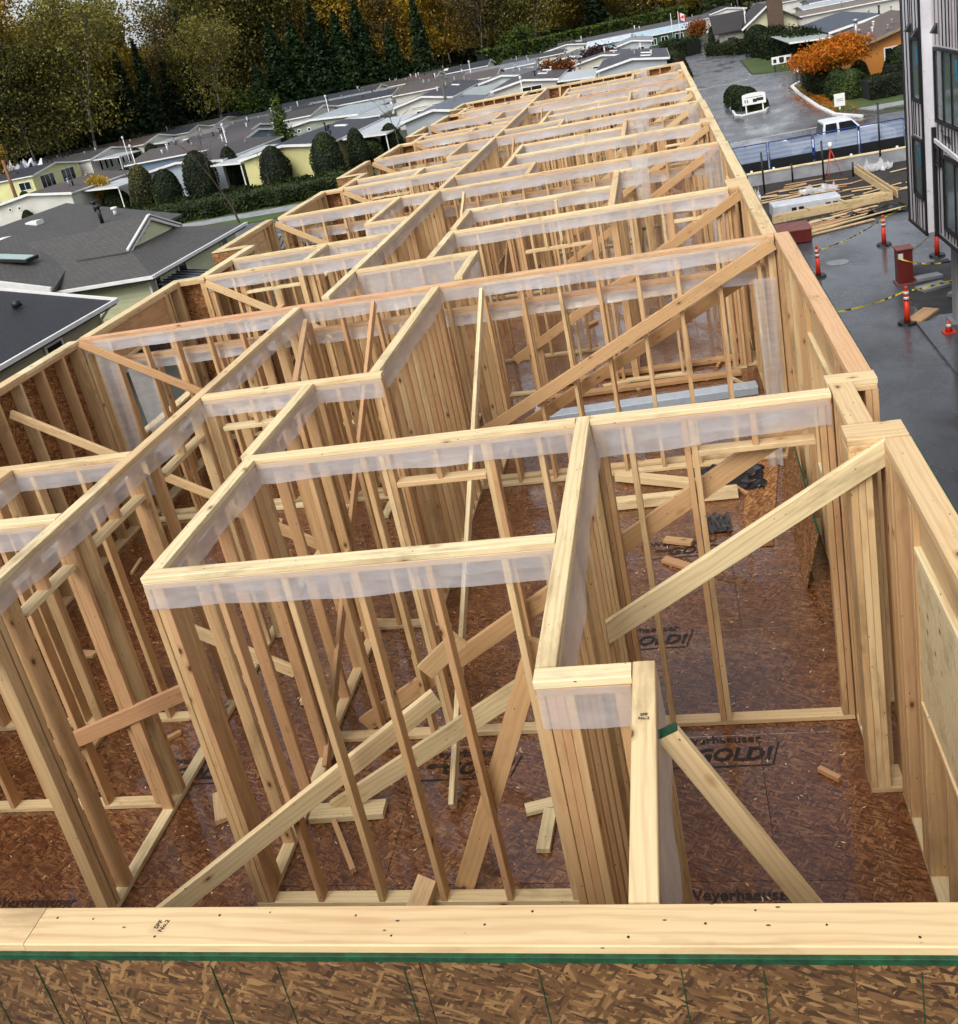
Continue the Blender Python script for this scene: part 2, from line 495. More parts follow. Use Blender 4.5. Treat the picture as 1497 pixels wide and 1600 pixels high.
WCOUNT = [0]
def wall(label, ax, c, a, b, th=0.089, ops=(), poly=(-1, 1), top=PT, sheath=0, ends=(2, 2), phase=0.0, dbl=True, plate_mat='plate', drop=0.15, braced=False, panels=True, studs=True, wild=0.0, spacing=S, keep=False):
    WCOUNT[0] += 1
    r = random.Random(WCOUNT[0] * 7 + 1)
    P = (lambda s, q, z: Vector((s, c + q, z))) if ax == 'x' else (lambda s, q, z: Vector((c + q, s, z)))
    along = Vector((1, 0, 0)) if ax == 'x' else Vector((0, 1, 0))
    acr = Vector((0, 1, 0)) if ax == 'x' else Vector((1, 0, 0))
    root = empty('wall_frame', P((a + b) / 2, 0, 0))
    tag(root, label, 'wall', WG, 'thing')
    jz = r.uniform(-0.0015, 0.0015)
    zt = top + jz
    pm, lm = MT[plate_mat], MT['lumber']
    # top plates
    def run(z, a, b, nm, mat, mx):
        s = a
        while s < b - 1e-4:
            e = min(b, s + mx)
            if b - e < 0.6: e = b
            board(nm, P(s + 0.001, r.uniform(-.002, .002), z), P(e - 0.001, r.uniform(-.002, .002), z), th, 0.038, acr, mat, root)
            s = e
    run(zt - 0.019, a, b, 'top_plate', pm, r.uniform(3.3, 4.8))
    zs = zt - 0.0385
    if dbl:
        run(zt - 0.0580, a + 0.004, b - 0.004, 'lower_top_plate', lm, 4.88)
        zs = zt - 0.0775
    # bottom plates
    dops = [o for o in ops if len(o) < 4]
    for s0, s1 in spans(a, b, () if keep else dops):
        run(0.0205, s0, s1, 'bottom_plate', MT['plate'], 4.88)
    if studs:
        pos = []
        for i in range(ends[0]): pos.append(a + 0.02 + 0.0395 * i)
        for i in range(ends[1]): pos.append(b - 0.02 - 0.0395 * i)
        s = a + phase + spacing
        while s < b - 0.12:
            if s > a + 0.04 * ends[0] + 0.04: pos.append(s + r.uniform(-.006, .006))
            s += spacing
        fin = []
        for s in sorted(pos):
            if any(o[0] - 0.02 < s < o[1] + 0.02 for o in ops): continue
            if fin and s - fin[-1] < 0.0385: continue
            fin.append(s)
        for o in ops:
            for s, q in ((o[0] - 0.02, 1), (o[0] - 0.0595, 1), (o[1] + 0.02, 1), (o[1] + 0.0595, 1)):
                if a < s < b and all(abs(s - f) > 0.0385 for f in fin): fin.append(s)
        for s in fin:
            q = r.uniform(-.002, .002)
            board('stud', P(s + r.uniform(-.002, .002), q, 0.0405), P(s + r.uniform(-.004, .004), q, zs), th, 0.038, acr, lm, root)
        for o in ops:
            hz = o[2]
            board('header', P(o[0] + .002, 0, hz - 0.02), P(o[1] - .002, 0, hz - 0.02), th + .001, 0.038, acr, MT['plate'], root)
            if len(o) > 3:      # window: sill plate and cripples below, solid header
                sz = o[3]
                board('sill', P(o[0] + .002, 0, sz - 0.02), P(o[1] - .002, 0, sz - 0.02), th + .001, 0.038, acr, MT['plate'], root)
                n = max(1, int((o[1] - o[0]) / S))
                for i in range(n + 1):
                    s = o[0] + 0.022 + (o[1] - o[0] - 0.044) * i / n
                    board('cripple', P(s, 0, 0.0405), P(s, 0, sz - 0.0395), th, 0.038, acr, lm, root)
                board('lintel', P(o[0] + .003, -0.02 * (1 if sheath > 0 else -1), (hz + zs) / 2 + .0), P(o[1] - .003, -0.02 * (1 if sheath > 0 else -1), (hz + zs) / 2), zs - hz - .004, 0.04, (0, 0, 1), MT['lumber'], root)
            else:
                n = max(1, int((o[1] - o[0]) / S))
                for i in range(1, n + 1):
                    s = o[0] + (o[1] - o[0]) * i / (n + 1)
                    if zs - hz > 0.03:
                        board('cripple', P(s, 0, hz - 0.0005), P(s, 0, zs), th, 0.038, acr, lm, root)
    if sheath and panels:
        q = sheath * (th / 2 + 0.0065)
        wins = [o for o in ops if len(o) > 3]
        s = a
        def pan(s0, s1, z0, z1):
            w, h = s1 - s0 - 0.003, z1 - z0
            me = lumber_mesh(w, h, 0.011, 0.0008, MT['osb'])
            cc = P((s0 + s1) / 2, q, (z0 + z1) / 2)
            X, Y, Z = along, Vector((0, 0, 1)), along.cross(Vector((0, 0, 1)))
            mw = Matrix(((X.x, Y.x, Z.x, cc.x), (X.y, Y.y, Z.y, cc.y), (X.z, Y.z, Z.z, cc.z), (0, 0, 0, 1)))
            link('sheathing_panel', me, MT['osb'], root, mw)
        edges = [a]
        while edges[-1] < b - 0.3: edges.append(min(b, edges[-1] + 1.22))
        edges[-1] = b
        for s0, s1 in zip(edges, edges[1:]):
            cut = sorted({s0, s1} | {e for o in wins for e in (o[0], o[1]) if s0 < e < s1})
            for c0, c1 in zip(cut, cut[1:]):
                mid = (c0 + c1) / 2
                w = [o for o in wins if o[0] < mid < o[1]]
                if w:
                    pan(c0, c1, -0.30, w[0][3] - 0.04); pan(c0, c1, w[0][2] - 0.04, top - 0.03)
                else:
                    pan(c0, c1, -0.30, top - 0.03)
        qg = sheath * (th / 2 + 0.0135)
        board('green_edge', P(a + .002, qg - sheath * .007, top - 0.024), P(b - .002, qg - sheath * .007, top - 0.024), 0.015, 0.016, acr, MT['green'], root, 0.001)
    if poly:
        poly_strip(root, ax, c, a + 0.01, b - 0.01, th, zt - 0.0385, poly, drop, WCOUNT[0] * 3 + 5, wild)
    return root

# floor deck of OSB sheets
floor_root = empty('floor', (-3, 19, 0))
tag(floor_root, kind='structure')
box('subfloor', -7.2, 1.12, 2.0, 37.0, -0.30, -0.022, MT['earth'], floor_root)
yy, row = 1.96, 0
while yy < 37.0:
    y1 = min(37.02, yy + 1.22)
    xx = -7.2 - (1.22 if row % 2 else 0.0)
    while xx < 1.1:
        x0, x1 = max(xx, -7.2), min(xx + 2.44, 1.1)
        if x1 - x0 > 0.05:
            link('floor_panel', lumber_mesh(x1 - x0 - 0.004, y1 - yy - 0.004, 0.018, 0.001, MT['osb_floor']), MT['osb_floor'], floor_root,
                 Matrix.Translation(((x0 + x1) / 2, (yy + y1) / 2, -0.009 + RNG.uniform(-.0012, 0))))
        xx += 2.44
    yy += 1.22
    row += 1

# ---- front wall (nearest to the camera)
fw = wall('wide pale top plate and stud wall at the very front, over dark strand board', 'x', 2.05, -7.1, 1.08, 0.14, poly=(), sheath=0, ends=(2, 2))
for ch in list(fw.children):
    if ch.name.startswith('top_plate'):
        bpy.data.objects.remove(ch)
board('top_plate', (-7.1, 2.05, PT - .019), (-2.335, 2.051, PT - .019), 0.14, 0.038, (0, 1, 0), MT['plate'], fw, 0.004)
board('top_plate', (-2.332, 2.05, PT - .019), (1.08, 2.05, PT - .019), 0.14, 0.038, (0, 1, 0), MT['plate'], fw, 0.004)
xs = [-7.1, -5.88, -4.66, -3.44, -2.22, -1.0, 0.22, 1.08]
for x0, x1 in zip(xs, xs[1:]):
    for z0, z1 in ((-0.02, PT - 0.030), (-2.46, -0.024), (-5.08, -2.464)):
        me = lumber_mesh(x1 - x0 - 0.003, z1 - z0, 0.011, 0.0008, MT['osb_front'])
        link('sheathing_panel', me, MT['osb_front'], fw, Matrix(((1, 0, 0, (x0 + x1) / 2), (0, 0, -1, 1.9735), (0, 1, 0, (z0 + z1) / 2), (0, 0, 0, 1))))
board('green_edge', (-7.1, 1.972, PT - 0.0395), (1.08, 1.972, PT - 0.0395), 0.023, 0.014, (0, 0, 1), MT['green'], fw, 0.001)
x = -7.0
while x < 1.05:
    board('chalk_line', (x, 1.9655, PT - 0.075), (x + RNG.uniform(-.02, .02), 1.9655, -0.3), RNG.choice([.002, .003, .0035]), 0.003, (1, 0, 0), MT['green'], fw, 0.0005)
    x += S * RNG.choice([1, 1, 0.55, 0.5])
# grade stamp and nail heads on the front plate
_tc = {}
def text_mesh(body, size, shear=0.0, offset=0.0):
    if (body, size, shear, offset) in _tc: return _tc[(body, size, shear, offset)]
    cu = bpy.data.curves.new('txt', 'FONT')
    cu.body = body
    cu.size = size
    cu.shear = shear
    cu.offset = offset
    cu.align_x = 'CENTER'
    cu.align_y = 'CENTER'
    cu.resolution_u = 2
    ob = bpy.data.objects.new('txt', cu)
    COL.objects.link(ob)
    dg = bpy.context.evaluated_depsgraph_get()
    me = bpy.data.meshes.new_from_object(ob.evaluated_get(dg))
    bpy.data.objects.remove(ob)
    me.materials.clear()
    _tc[(body, size, shear, offset)] = me
    return me

def stamp(body, size, loc, parent, mat='ink', rz=0.0, shear=0.0, offset=0.0, name='printed_mark', basis=None):
    me = text_mesh(body, size, shear, offset)
    if not me.materials: me.materials.append(MT[mat])
    mw = Matrix.Translation(Vector(loc)) @ (basis or Matrix.Rotation(rz, 4, 'Z'))
    return link(name, me, MT[mat], parent, mw)

stamp('SPF\nNo.2', 0.022, (-1.87, 2.05, PT + 0.0008), fw, rz=1.35, offset=0.0006, name='grade_stamp')
V, F = [], []
for i in range(38):
    x = -7 + 8.0 * (i + RNG.random() * .5) / 38
    y = 2.05 + RNG.choice([-.035, .0, .035]) + RNG.uniform(-.012, .012)
    b0 = len(V)
    rr = RNG.uniform(.0028, .0045)
    for q in range(8):
        V.append((x + rr * math.cos(q * .785), y + rr * math.sin(q * .785), PT + 0.0012))
    F.append(tuple(range(b0, b0 + 8)))
nl = poly_obj('nail_heads', V, F, MT['ink'], fw)
nl['kind'] = 'stuff'

# ---- front unit interior
u = UNIT[0]
wall('left outer stud wall of the front unit, strand board behind its studs', 'y', -6.97, 2.13, 9.82, 0.14, poly=(), sheath=-1)
wall('long corridor stud wall with poly strip and door headers, front unit', 'y', -4.165, 2.13, 9.82, ops=[(3.15, 4.15, 2.17), (4.45, 5.02, 2.17), (5.28, 6.0, 2.17), (6.35, 7.08, 2.17)], phase=.1, keep=True)
wall('short stud wall left of the corridor, nearer of two, front unit', 'x', 5.155, -6.89, -4.215, phase=.15)
wall('stud wall left of the corridor meeting the long brace, front unit', 'x', 6.115, -6.89, -4.215, phase=.2)
wall('stub stud wall at the left picture edge between two cross walls', 'y', -5.25, 5.205, 6.065)
wall('short cross stud wall just right of the corridor, front unit', 'x', 7.235, -4.115, -2.49, ops=[(-4.0, -3.35, 2.17)])
wall('closet stud wall running away from camera, third bay of front unit', 'y', -3.125, 5.82, 7.185)
wall('dense stud wall running back to first party wall, beside closet', 'y', -2.575, 7.285, 9.82, spacing=.203, ends=(3, 3))
wall('left closet stud wall with doubled corner studs, middle of front unit', 'y', -3.075, 4.335, 5.715, ends=(3, 3), ops=[(4.75, 5.4, 2.17)] if 0 else ())
wall('wide open stud wall with white poly strip in the picture centre', 'x', 4.285, -3.12, -0.785, phase=.03, ends=(3, 2), drop=0.16)
wall('cross stud wall with two lower door headers, behind the central one', 'x', 5.77, -3.12, -0.785, ops=[(-2.06, -1.43, 2.17)], phase=.05, keep=True)
wall('right half of cross stud wall, torn poly and rough header', 'x', 5.772, -0.69, 0.79, ops=[(-0.04, 0.68, 2.17)], keep=True, drop=0.17, phase=-.17, wild=.05)
wall('dividing stud wall with torn white poly, right of centre', 'y', -0.735, 3.25, 5.815, spacing=.203, ends=(4, 3), drop=.2, wild=.05)
wall('tiny stud wall with translucent poly between two plate ends', 'x', 3.20, -0.78, -0.385, ends=(4, 2), drop=.17, spacing=.1, poly=(-1,))
wall('narrow pale top plate running to the front wall, stamped', 'y', -0.335, 2.125, 3.25, ends=(3, 3), spacing=.12, poly=(1,), drop=.3)
# ---- right outer wall of the front unit
wall('right outer stud wall nearest the camera with window opening', 'y', 1.01, 2.125, 5.03, 0.14, ops=[(2.65, 4.42, 2.16, 1.22)], poly=(), sheath=1, spacing=.3, ends=(3, 5))
pw = box('plywood_panel', 0.948, 0.960, 2.68, 4.40, 1.24, 2.11, MT['plate'])
tag(pw, 'pale knotty plywood panel closing the nearest window opening', 'panel')
wall('recessed post of the right outer wall beside the brace', 'y', 0.87, 5.27, 5.88, 0.14, poly=(), spacing=.12, ends=(2, 2))
wall('short capped return of right outer wall, nearest one', 'x', 5.15, 0.76, 1.08, 0.2, poly=(), ends=(3, 3))
wall('short capped return of right outer wall, second one', 'x', 5.955, 0.79, 1.09, 0.14, poly=(), ends=(2, 2))
wall('long right outer stud wall with pinkish top plate, front unit', 'y', 1.01, 6.03, 9.93, 0.14, ops=[(6.6, 7.9, 2.10, 0.9)], poly=(), sheath=1, ends=(2, 3), plate_mat='fir_plate')

# ---- repeated units behind
PARTY = [9.89, 16.64, 23.40, 30.16]
for i, yo in enumerate(PARTY):
    u = UNIT[i + 1]
    ordn = ['first', 'second', 'third', 'fourth'][i]
    wall('full-width party stud wall, %s one back from the camera' % ordn, 'x', yo, -6.95, 0.93, phase=.02 * i, drop=.15 + .01 * i, plate_mat=['fir_plate', 'plate', 'plate', 'fir_plate'][i])
    wall('lower second plate and studs close behind the %s party wall' % ordn, 'x', yo + .165, -6.75, 0.92, top=2.13, phase=.2, poly=(-1,), plate_mat='fir_plate', drop=.13)
    wall('corridor stud wall running away from camera, %s' % u, 'y', -3.935, yo + .25, yo + 6.70, ops=[(yo + .6, yo + 1.3, 2.17)] if i % 2 else [], spacing=.3, phase=.07 * i)
    wall('left cross stud wall with rolled poly, nearer of two, %s' % u, 'x', yo + 2.50, -6.45, -3.985, ops=[(-5.9, -5.1, 2.17)], wild=.03)
    wall('left cross stud wall, farther of two, %s' % u, 'x', yo + 3.46, -6.44, -3.985)
    wall('small stub stud wall between the two left cross walls, %s' % u, 'y', -4.965, yo + 2.55, yo + 3.41, wild=.03)
    wall('stub stud wall left of the corridor by the party wall, %s' % u, 'y', -4.65, yo + 4.65, yo + 6.70)
    wall('very short cross stud wall closing a closet, %s' % u, 'x', yo + 4.60, -4.69, -3.985)
    wall('cross stud wall right of the corridor with dark lower poly, %s' % u, 'x', yo + 1.37, -3.885, -2.335, drop=.3)
    wall('short stud wall with loose poly corner beside party wall, %s' % u, 'y', -2.38, yo + .25, yo + 1.32, wild=.08)
    wall('stud wall stepping back right of the corridor, nearer one, %s' % u, 'y', -2.95, yo + 1.42, yo + 2.77, spacing=.203)
    wall('long right cross stud wall with header, nearer of two, %s' % u, 'x', yo + 2.82, -2.99, 0.70, ops=[(-2.0, -1.1, 2.05), (-.02, .52, 2.15)], drop=.17)
    wall('stud wall stepping back right of the corridor, farther one, %s' % u, 'y', -2.96, yo + 3.05, yo + 4.26, spacing=.203)
    wall('right cross stud wall, farther of two, %s' % u, 'x', yo + 4.31, -3.0, -0.84, spacing=.3)
    wall('stud wall running back from the right cross wall, %s' % u, 'y', -0.79, yo + 2.87, yo + 5.52, spacing=.3)
    wall('tiny cross stud wall with bunched white poly, %s' % u, 'x', yo + 5.57, -0.83, -0.33, poly=(-1,), drop=.18, wild=.1)
    # left outer wall
    wall('left outer stud wall with plywood window head, %s' % u, 'y', -6.90, yo + .05, yo + 2.42, 0.14, ops=[(yo + .45, yo + 1.95, 2.0, 1.0)], poly=(), sheath=-1)
    wall('short return of the left outer wall with strand board, %s' % u, 'x', yo + 2.49, -6.97, -6.45, 0.14, poly=(), sheath=1, ends=(2, 2))
    wall('recessed left outer stud wall, %s' % u, 'y', -6.52, yo + 2.56, yo + 4.36, 0.14, poly=(), sheath=-1)
    wall('protruding return of the left outer wall facing camera, %s' % u, 'x', yo + 4.36, -7.17, -6.60, 0.14, poly=(), sheath=-1)
    wall('outermost left stud wall at the bay, %s' % u, 'y', -7.10, yo + 4.43, yo + 6.70, 0.14, ops=[(yo + 4.9, yo + 6.2, 2.0, 1.0)], poly=(), sheath=-1)
    # right outer wall
    x0 = 0.90 - .02 * (i > 1)
    wall('right outer stud wall, nearer half, %s' % u, 'y', x0, yo + .05, yo + 2.78, 0.14, ops=[(yo + .5, yo + 1.7, 2.1, .9)], poly=(), sheath=1, ends=(2, 3))
    wall('short capped return of the right outer wall, %s' % u, 'x', yo + 3.08, x0 - .21, x0 + .07, 0.5, poly=(), ends=(2, 2))
    wall('right outer stud wall, farther half, %s' % u, 'y', x0 + .01, yo + 3.34, yo + 6.70, 0.14, ops=[(yo + 4.2, yo + 5.6, 2.1, .9)], poly=(), sheath=1, ends=(4, 2))
wall('far end stud wall with strand board between studs', 'x', 36.95, -7.17, 0.97, 0.14, poly=(), sheath=1)

# lower storey under the deck
ls = empty('lower_storey', (-3, 19, -5.08))
tag(ls, 'strand board clad lower storey under the framed deck', 'building')
box('wall', -7.15, -7.0, 2.0, 37.0, -5.08, -0.302, MT['osb'], ls)
box('wall', 0.93, 1.08, 2.0, 37.0, -5.08, -0.302, MT['osb'], ls)
box('wall', -6.99, 0.92, 36.86, 37.0, -5.08, -0.302, MT['osb'], ls)
# ------------------------------------------------------------------ ground, roads
GZ = -5.086
def sheet(name, pts, z, mat, h=None, parent=None):
    """flat polygon; with h it is a slab whose top is z+h"""
    n = len(pts)
    if h is None:
        o = poly_obj(name, [(x, y, z) for x, y in pts], [tuple(range(n))], mat, parent)
    else:
        V = [(x, y, z) for x, y in pts] + [(x, y, z + h) for x, y in pts]
        F = [tuple(range(n, 2 * n))] + [(i, (i + 1) % n, (i + 1) % n + n, i + n) for i in range(n)]
        o = poly_obj(name, V, F, mat, parent)
    if parent is None: tag(o, kind='structure')
    return o

sheet('ground', [(-900, -60), (900, -60), (900, 1500), (-900, 1500)], GZ - 0.012, MT['ground'])
sheet('street', [(-260, 53.8), (200, 56.0), (200, 68.2), (-260, 66.6)], GZ - 0.004, MT['asphalt'])
sheet('yard_pavement', [(1.1, 8), (40, 8), (40, 43), (1.1, 43)], GZ, MT['yard'])
sheet('park_road', [(1.5, 67.0), (13.5, 67.8), (11.2, 72), (11.0, 92), (16, 98), (60, 99), (60, 104), (15, 105.5), (9.7, 110.5), (10.2, 131), (20, 133), (20, 148), (12.5, 150), (9, 168), (3.5, 171), (-60, 178), (-60, 172), (1.0, 163), (1.2, 90)], GZ + 0.002, MT['asphalt'])
sheet('park_lane', [(-76, 92), (-70, 92), (-70, 215), (-76, 215)], GZ + 0.001, MT['asphalt'])
sheet('sidewalk', [(-260, 69.4), (0.5, 70.2), (0.5, 72.6), (-260, 72.2)], GZ, MT['concrete'], 0.10)
sheet('sidewalk', [(13.6, 69.6), (120, 70.3), (120, 72.2), (13.0, 71.4)], GZ, MT['concrete'], 0.10)
sheet('verge', [(-260, 66.9), (0.2, 67.6), (0.2, 70.1), (-260, 69.3)], GZ, MT['grass'], 0.08)
sheet('verge', [(15.4, 68.3), (120, 69.0), (120, 70.2), (14.2, 69.5)], GZ, MT['grass'], 0.08)
sheet('lawn', [(-260, 72.3), (-1, 72.7), (-1, 88), (-260, 88)], GZ, MT['grass'], 0.08)
sheet('lawn', [(11.3, 72.4), (12.9, 71.6), (120, 72.4), (120, 97.5), (16.3, 97.0), (11.6, 92.2)], GZ, MT['grass'], 0.10)
sheet('lawn', [(9.8, 110.7), (14.2, 106.2), (60, 104.6), (60, 134), (20, 132.4), (10.4, 130.6)], GZ, MT['grass'], 0.12)
def kerb_line(name, pts, w, h, mat, label):
    root = empty(name, (pts[0][0], pts[0][1], GZ))
    tag(root, label, 'kerb')
    for p, q in zip(pts, pts[1:]):
        d = (Vector(q) - Vector(p))
        n = max(1, int(d.length / 2.4))
        for i in range(n):
            a = Vector(p) + d * (i / n) + d.normalized() * .02
            b = Vector(p) + d * ((i + 1) / n) - d.normalized() * .02
            board('kerb_stone', (a.x, a.y, GZ + h / 2), (b.x, b.y, GZ + h / 2), w, h, (-d.y, d.x, 0), mat, root, .02)
kerb_line('kerb', [(12.45, 67.6), (11.3, 70.6), (11.05, 76), (11.1, 86), (11.35, 92.0), (12.3, 94.5), (14.5, 96.5)], .28, .17, MT['white'], 'white painted kerb curving round the corner by the orange tree')
kerb_line('kerb', [(5.6, 91.0), (5.5, 79.4), (5.9, 78.5), (7.7, 79.3), (8.05, 80.5), (7.9, 91), (7.3, 92.6), (6.2, 92.6), (5.6, 91.0)], .16, .14, MT['white'], 'white kerb ring around the shrub island in the road')
for x0, y0, x1, y1 in ((4.3, 66.1, 12.0, 67.0), (3.9, 60.6, 40, 61.2), (-120, 59.8, 2, 60.5), (1.7, 104.0, 9.0, 106.5)):
    d = Vector((y1 - y0, -(x1 - x0), 0)).normalized() * .07
    sheet('road_marking', [(x0 - d.x, y0 - d.y), (x1 - d.x, y1 - d.y), (x1 + d.x, y1 + d.y), (x0 + d.x, y0 + d.y)], GZ + 0.006, MT['white'])

# ------------------------------------------------------------------ houses
def shade(h, f):
    c = [int(h[i:i + 2], 16) for i in (1, 3, 5)]
    return '#%02x%02x%02x' % tuple(max(0, min(255, int(v * f))) for v in c)
_mc = {}
def paint(col, rough=0.6, var=0.07, bump=0.0):
    k = (col, rough)
    if k not in _mc: _mc[k] = m_plain('paint_' + col[1:], col, rough, var, 0.7, bump)
    return _mc[k]
def roofing(col):
    k = ('r', col)
    if k not in _mc: _mc[k] = m_shingle('roofing_' + col[1:], shade(col, 1.28), shade(col, 1.08), shade(col, .8), 1.6)
    return _mc[k]

def uv_plane(me, ux, uy):
    uvl = me.uv_layers.new(name='UVMap')
    ux, uy = Vector(ux), Vector(uy)
    for lp in me.loops:
        v = me.vertices[lp.vertex_index].co
        uvl.data[lp.index].uv = (v.dot(ux), v.dot(uy))

def roof_slab(name, quad, th, mat, parent, uvx=None):
    """quad or polygon in world coords (counter-clockwise from above), extruded down by th"""
    n = len(quad)
    q = [Vector(p) for p in quad]
    nr = (q[1] - q[0]).cross(q[2] - q[0]).normalized()
    if nr.z < 0:
        q.reverse(); nr = -nr
    V = q + [p - Vector((0, 0, th)) for p in q]
    F = [tuple(range(n)), tuple(range(2 * n - 1, n - 1, -1))] + [(i, i + n, (i + 1) % n + n, (i + 1) % n) for i in range(n)]
    me = mesh_of(name, V, F)
    hx = Vector((0, 0, 1)).cross(nr)
    hx = hx.normalized() if hx.length > 1e-4 else Vector((1, 0, 0))
    uv_plane(me, hx, nr.cross(hx))
    return link(name, me, mat, parent)

def siding_wall(parent, p0, p1, z0, z1, mat, step=0.2, apex=None, normal=None):
    """lap boards from p0 to p1 (xy), z0..z1, with an optional gable apex (t, z)"""
    p0, p1 = Vector((*p0, 0)), Vector((*p1, 0))
    d = p1 - p0
    L0 = d.length
    X = d / L0
    N = Vector((X.y, -X.x, 0)) if normal is None else Vector(normal)
    z = z0
    ztop = apex[1] if apex else z1
    i = 0
    while z < ztop - 0.03:
        zz = min(z + step, ztop)
        a, b = 0.0, 1.0
        if apex and zz > z1 + .01:
            f = (min(zz, ztop - .02) - z1) / (apex[1] - z1)
            a, b = apex[0] * f, 1 - (1 - apex[0]) * f
        if (b - a) * L0 > 0.1:
            A = p0 + d * a; B = p0 + d * b
            o = N * 0.022; s = N * 0.004
            V = [(A + o) + Vector((0, 0, z)), (B + o) + Vector((0, 0, z)), (B + s) + Vector((0, 0, zz + .015)), (A + s) + Vector((0, 0, zz + .015)),
                 A + Vector((0, 0, z)) , B + Vector((0, 0, z)), B + Vector((0, 0, zz + .015)), A + Vector((0, 0, zz + .015))]
            poly_obj('siding_board', V, [(0, 1, 2, 3), (4, 7, 6, 5), (0, 4, 5, 1), (3, 2, 6, 7), (0, 3, 7, 4), (1, 5, 6, 2)], mat, parent)
        z = zz
        i += 1

def window(parent, c, ux, w, h, n, panes=2, frame=None, depth=0.06):
    """c centre on the wall face, ux unit along the wall, n outward normal"""
    ux, n, c = Vector(ux), Vector(n), Vector(c)
    up = Vector((0, 0, 1))
    fr = frame or MT['white']
    t = 0.09
    root = board('window', c - ux * (w / 2 - t) + n * depth * .35, c + ux * (w / 2 - t) + n * depth * .35, h - 2 * t, 0.02, up, MT['glass'], parent, .002)
    for s in (-1, 1):
        board('frame', c + ux * s * (w / 2 - t / 2) - up * h / 2 + n * depth * .5, c + ux * s * (w / 2 - t / 2) + up * h / 2 + n * depth * .5, t, depth, ux, fr, root, .004)
        board('frame', c - ux * (w / 2 - t) + up * s * (h / 2 - t / 2) + n * depth * .5, c + ux * (w / 2 - t) + up * s * (h / 2 - t / 2) + n * depth * .5, t, depth * .96, up, fr, root, .004)
    for i in range(1, panes):
        x = -w / 2 + w * i / panes
        board('mullion', c + ux * x - up * (h / 2 - t) + n * depth * .5, c + ux * x + up * (h / 2 - t) + n * depth * .5, t * .7, depth * .9, ux, fr, root, .004)
    return root

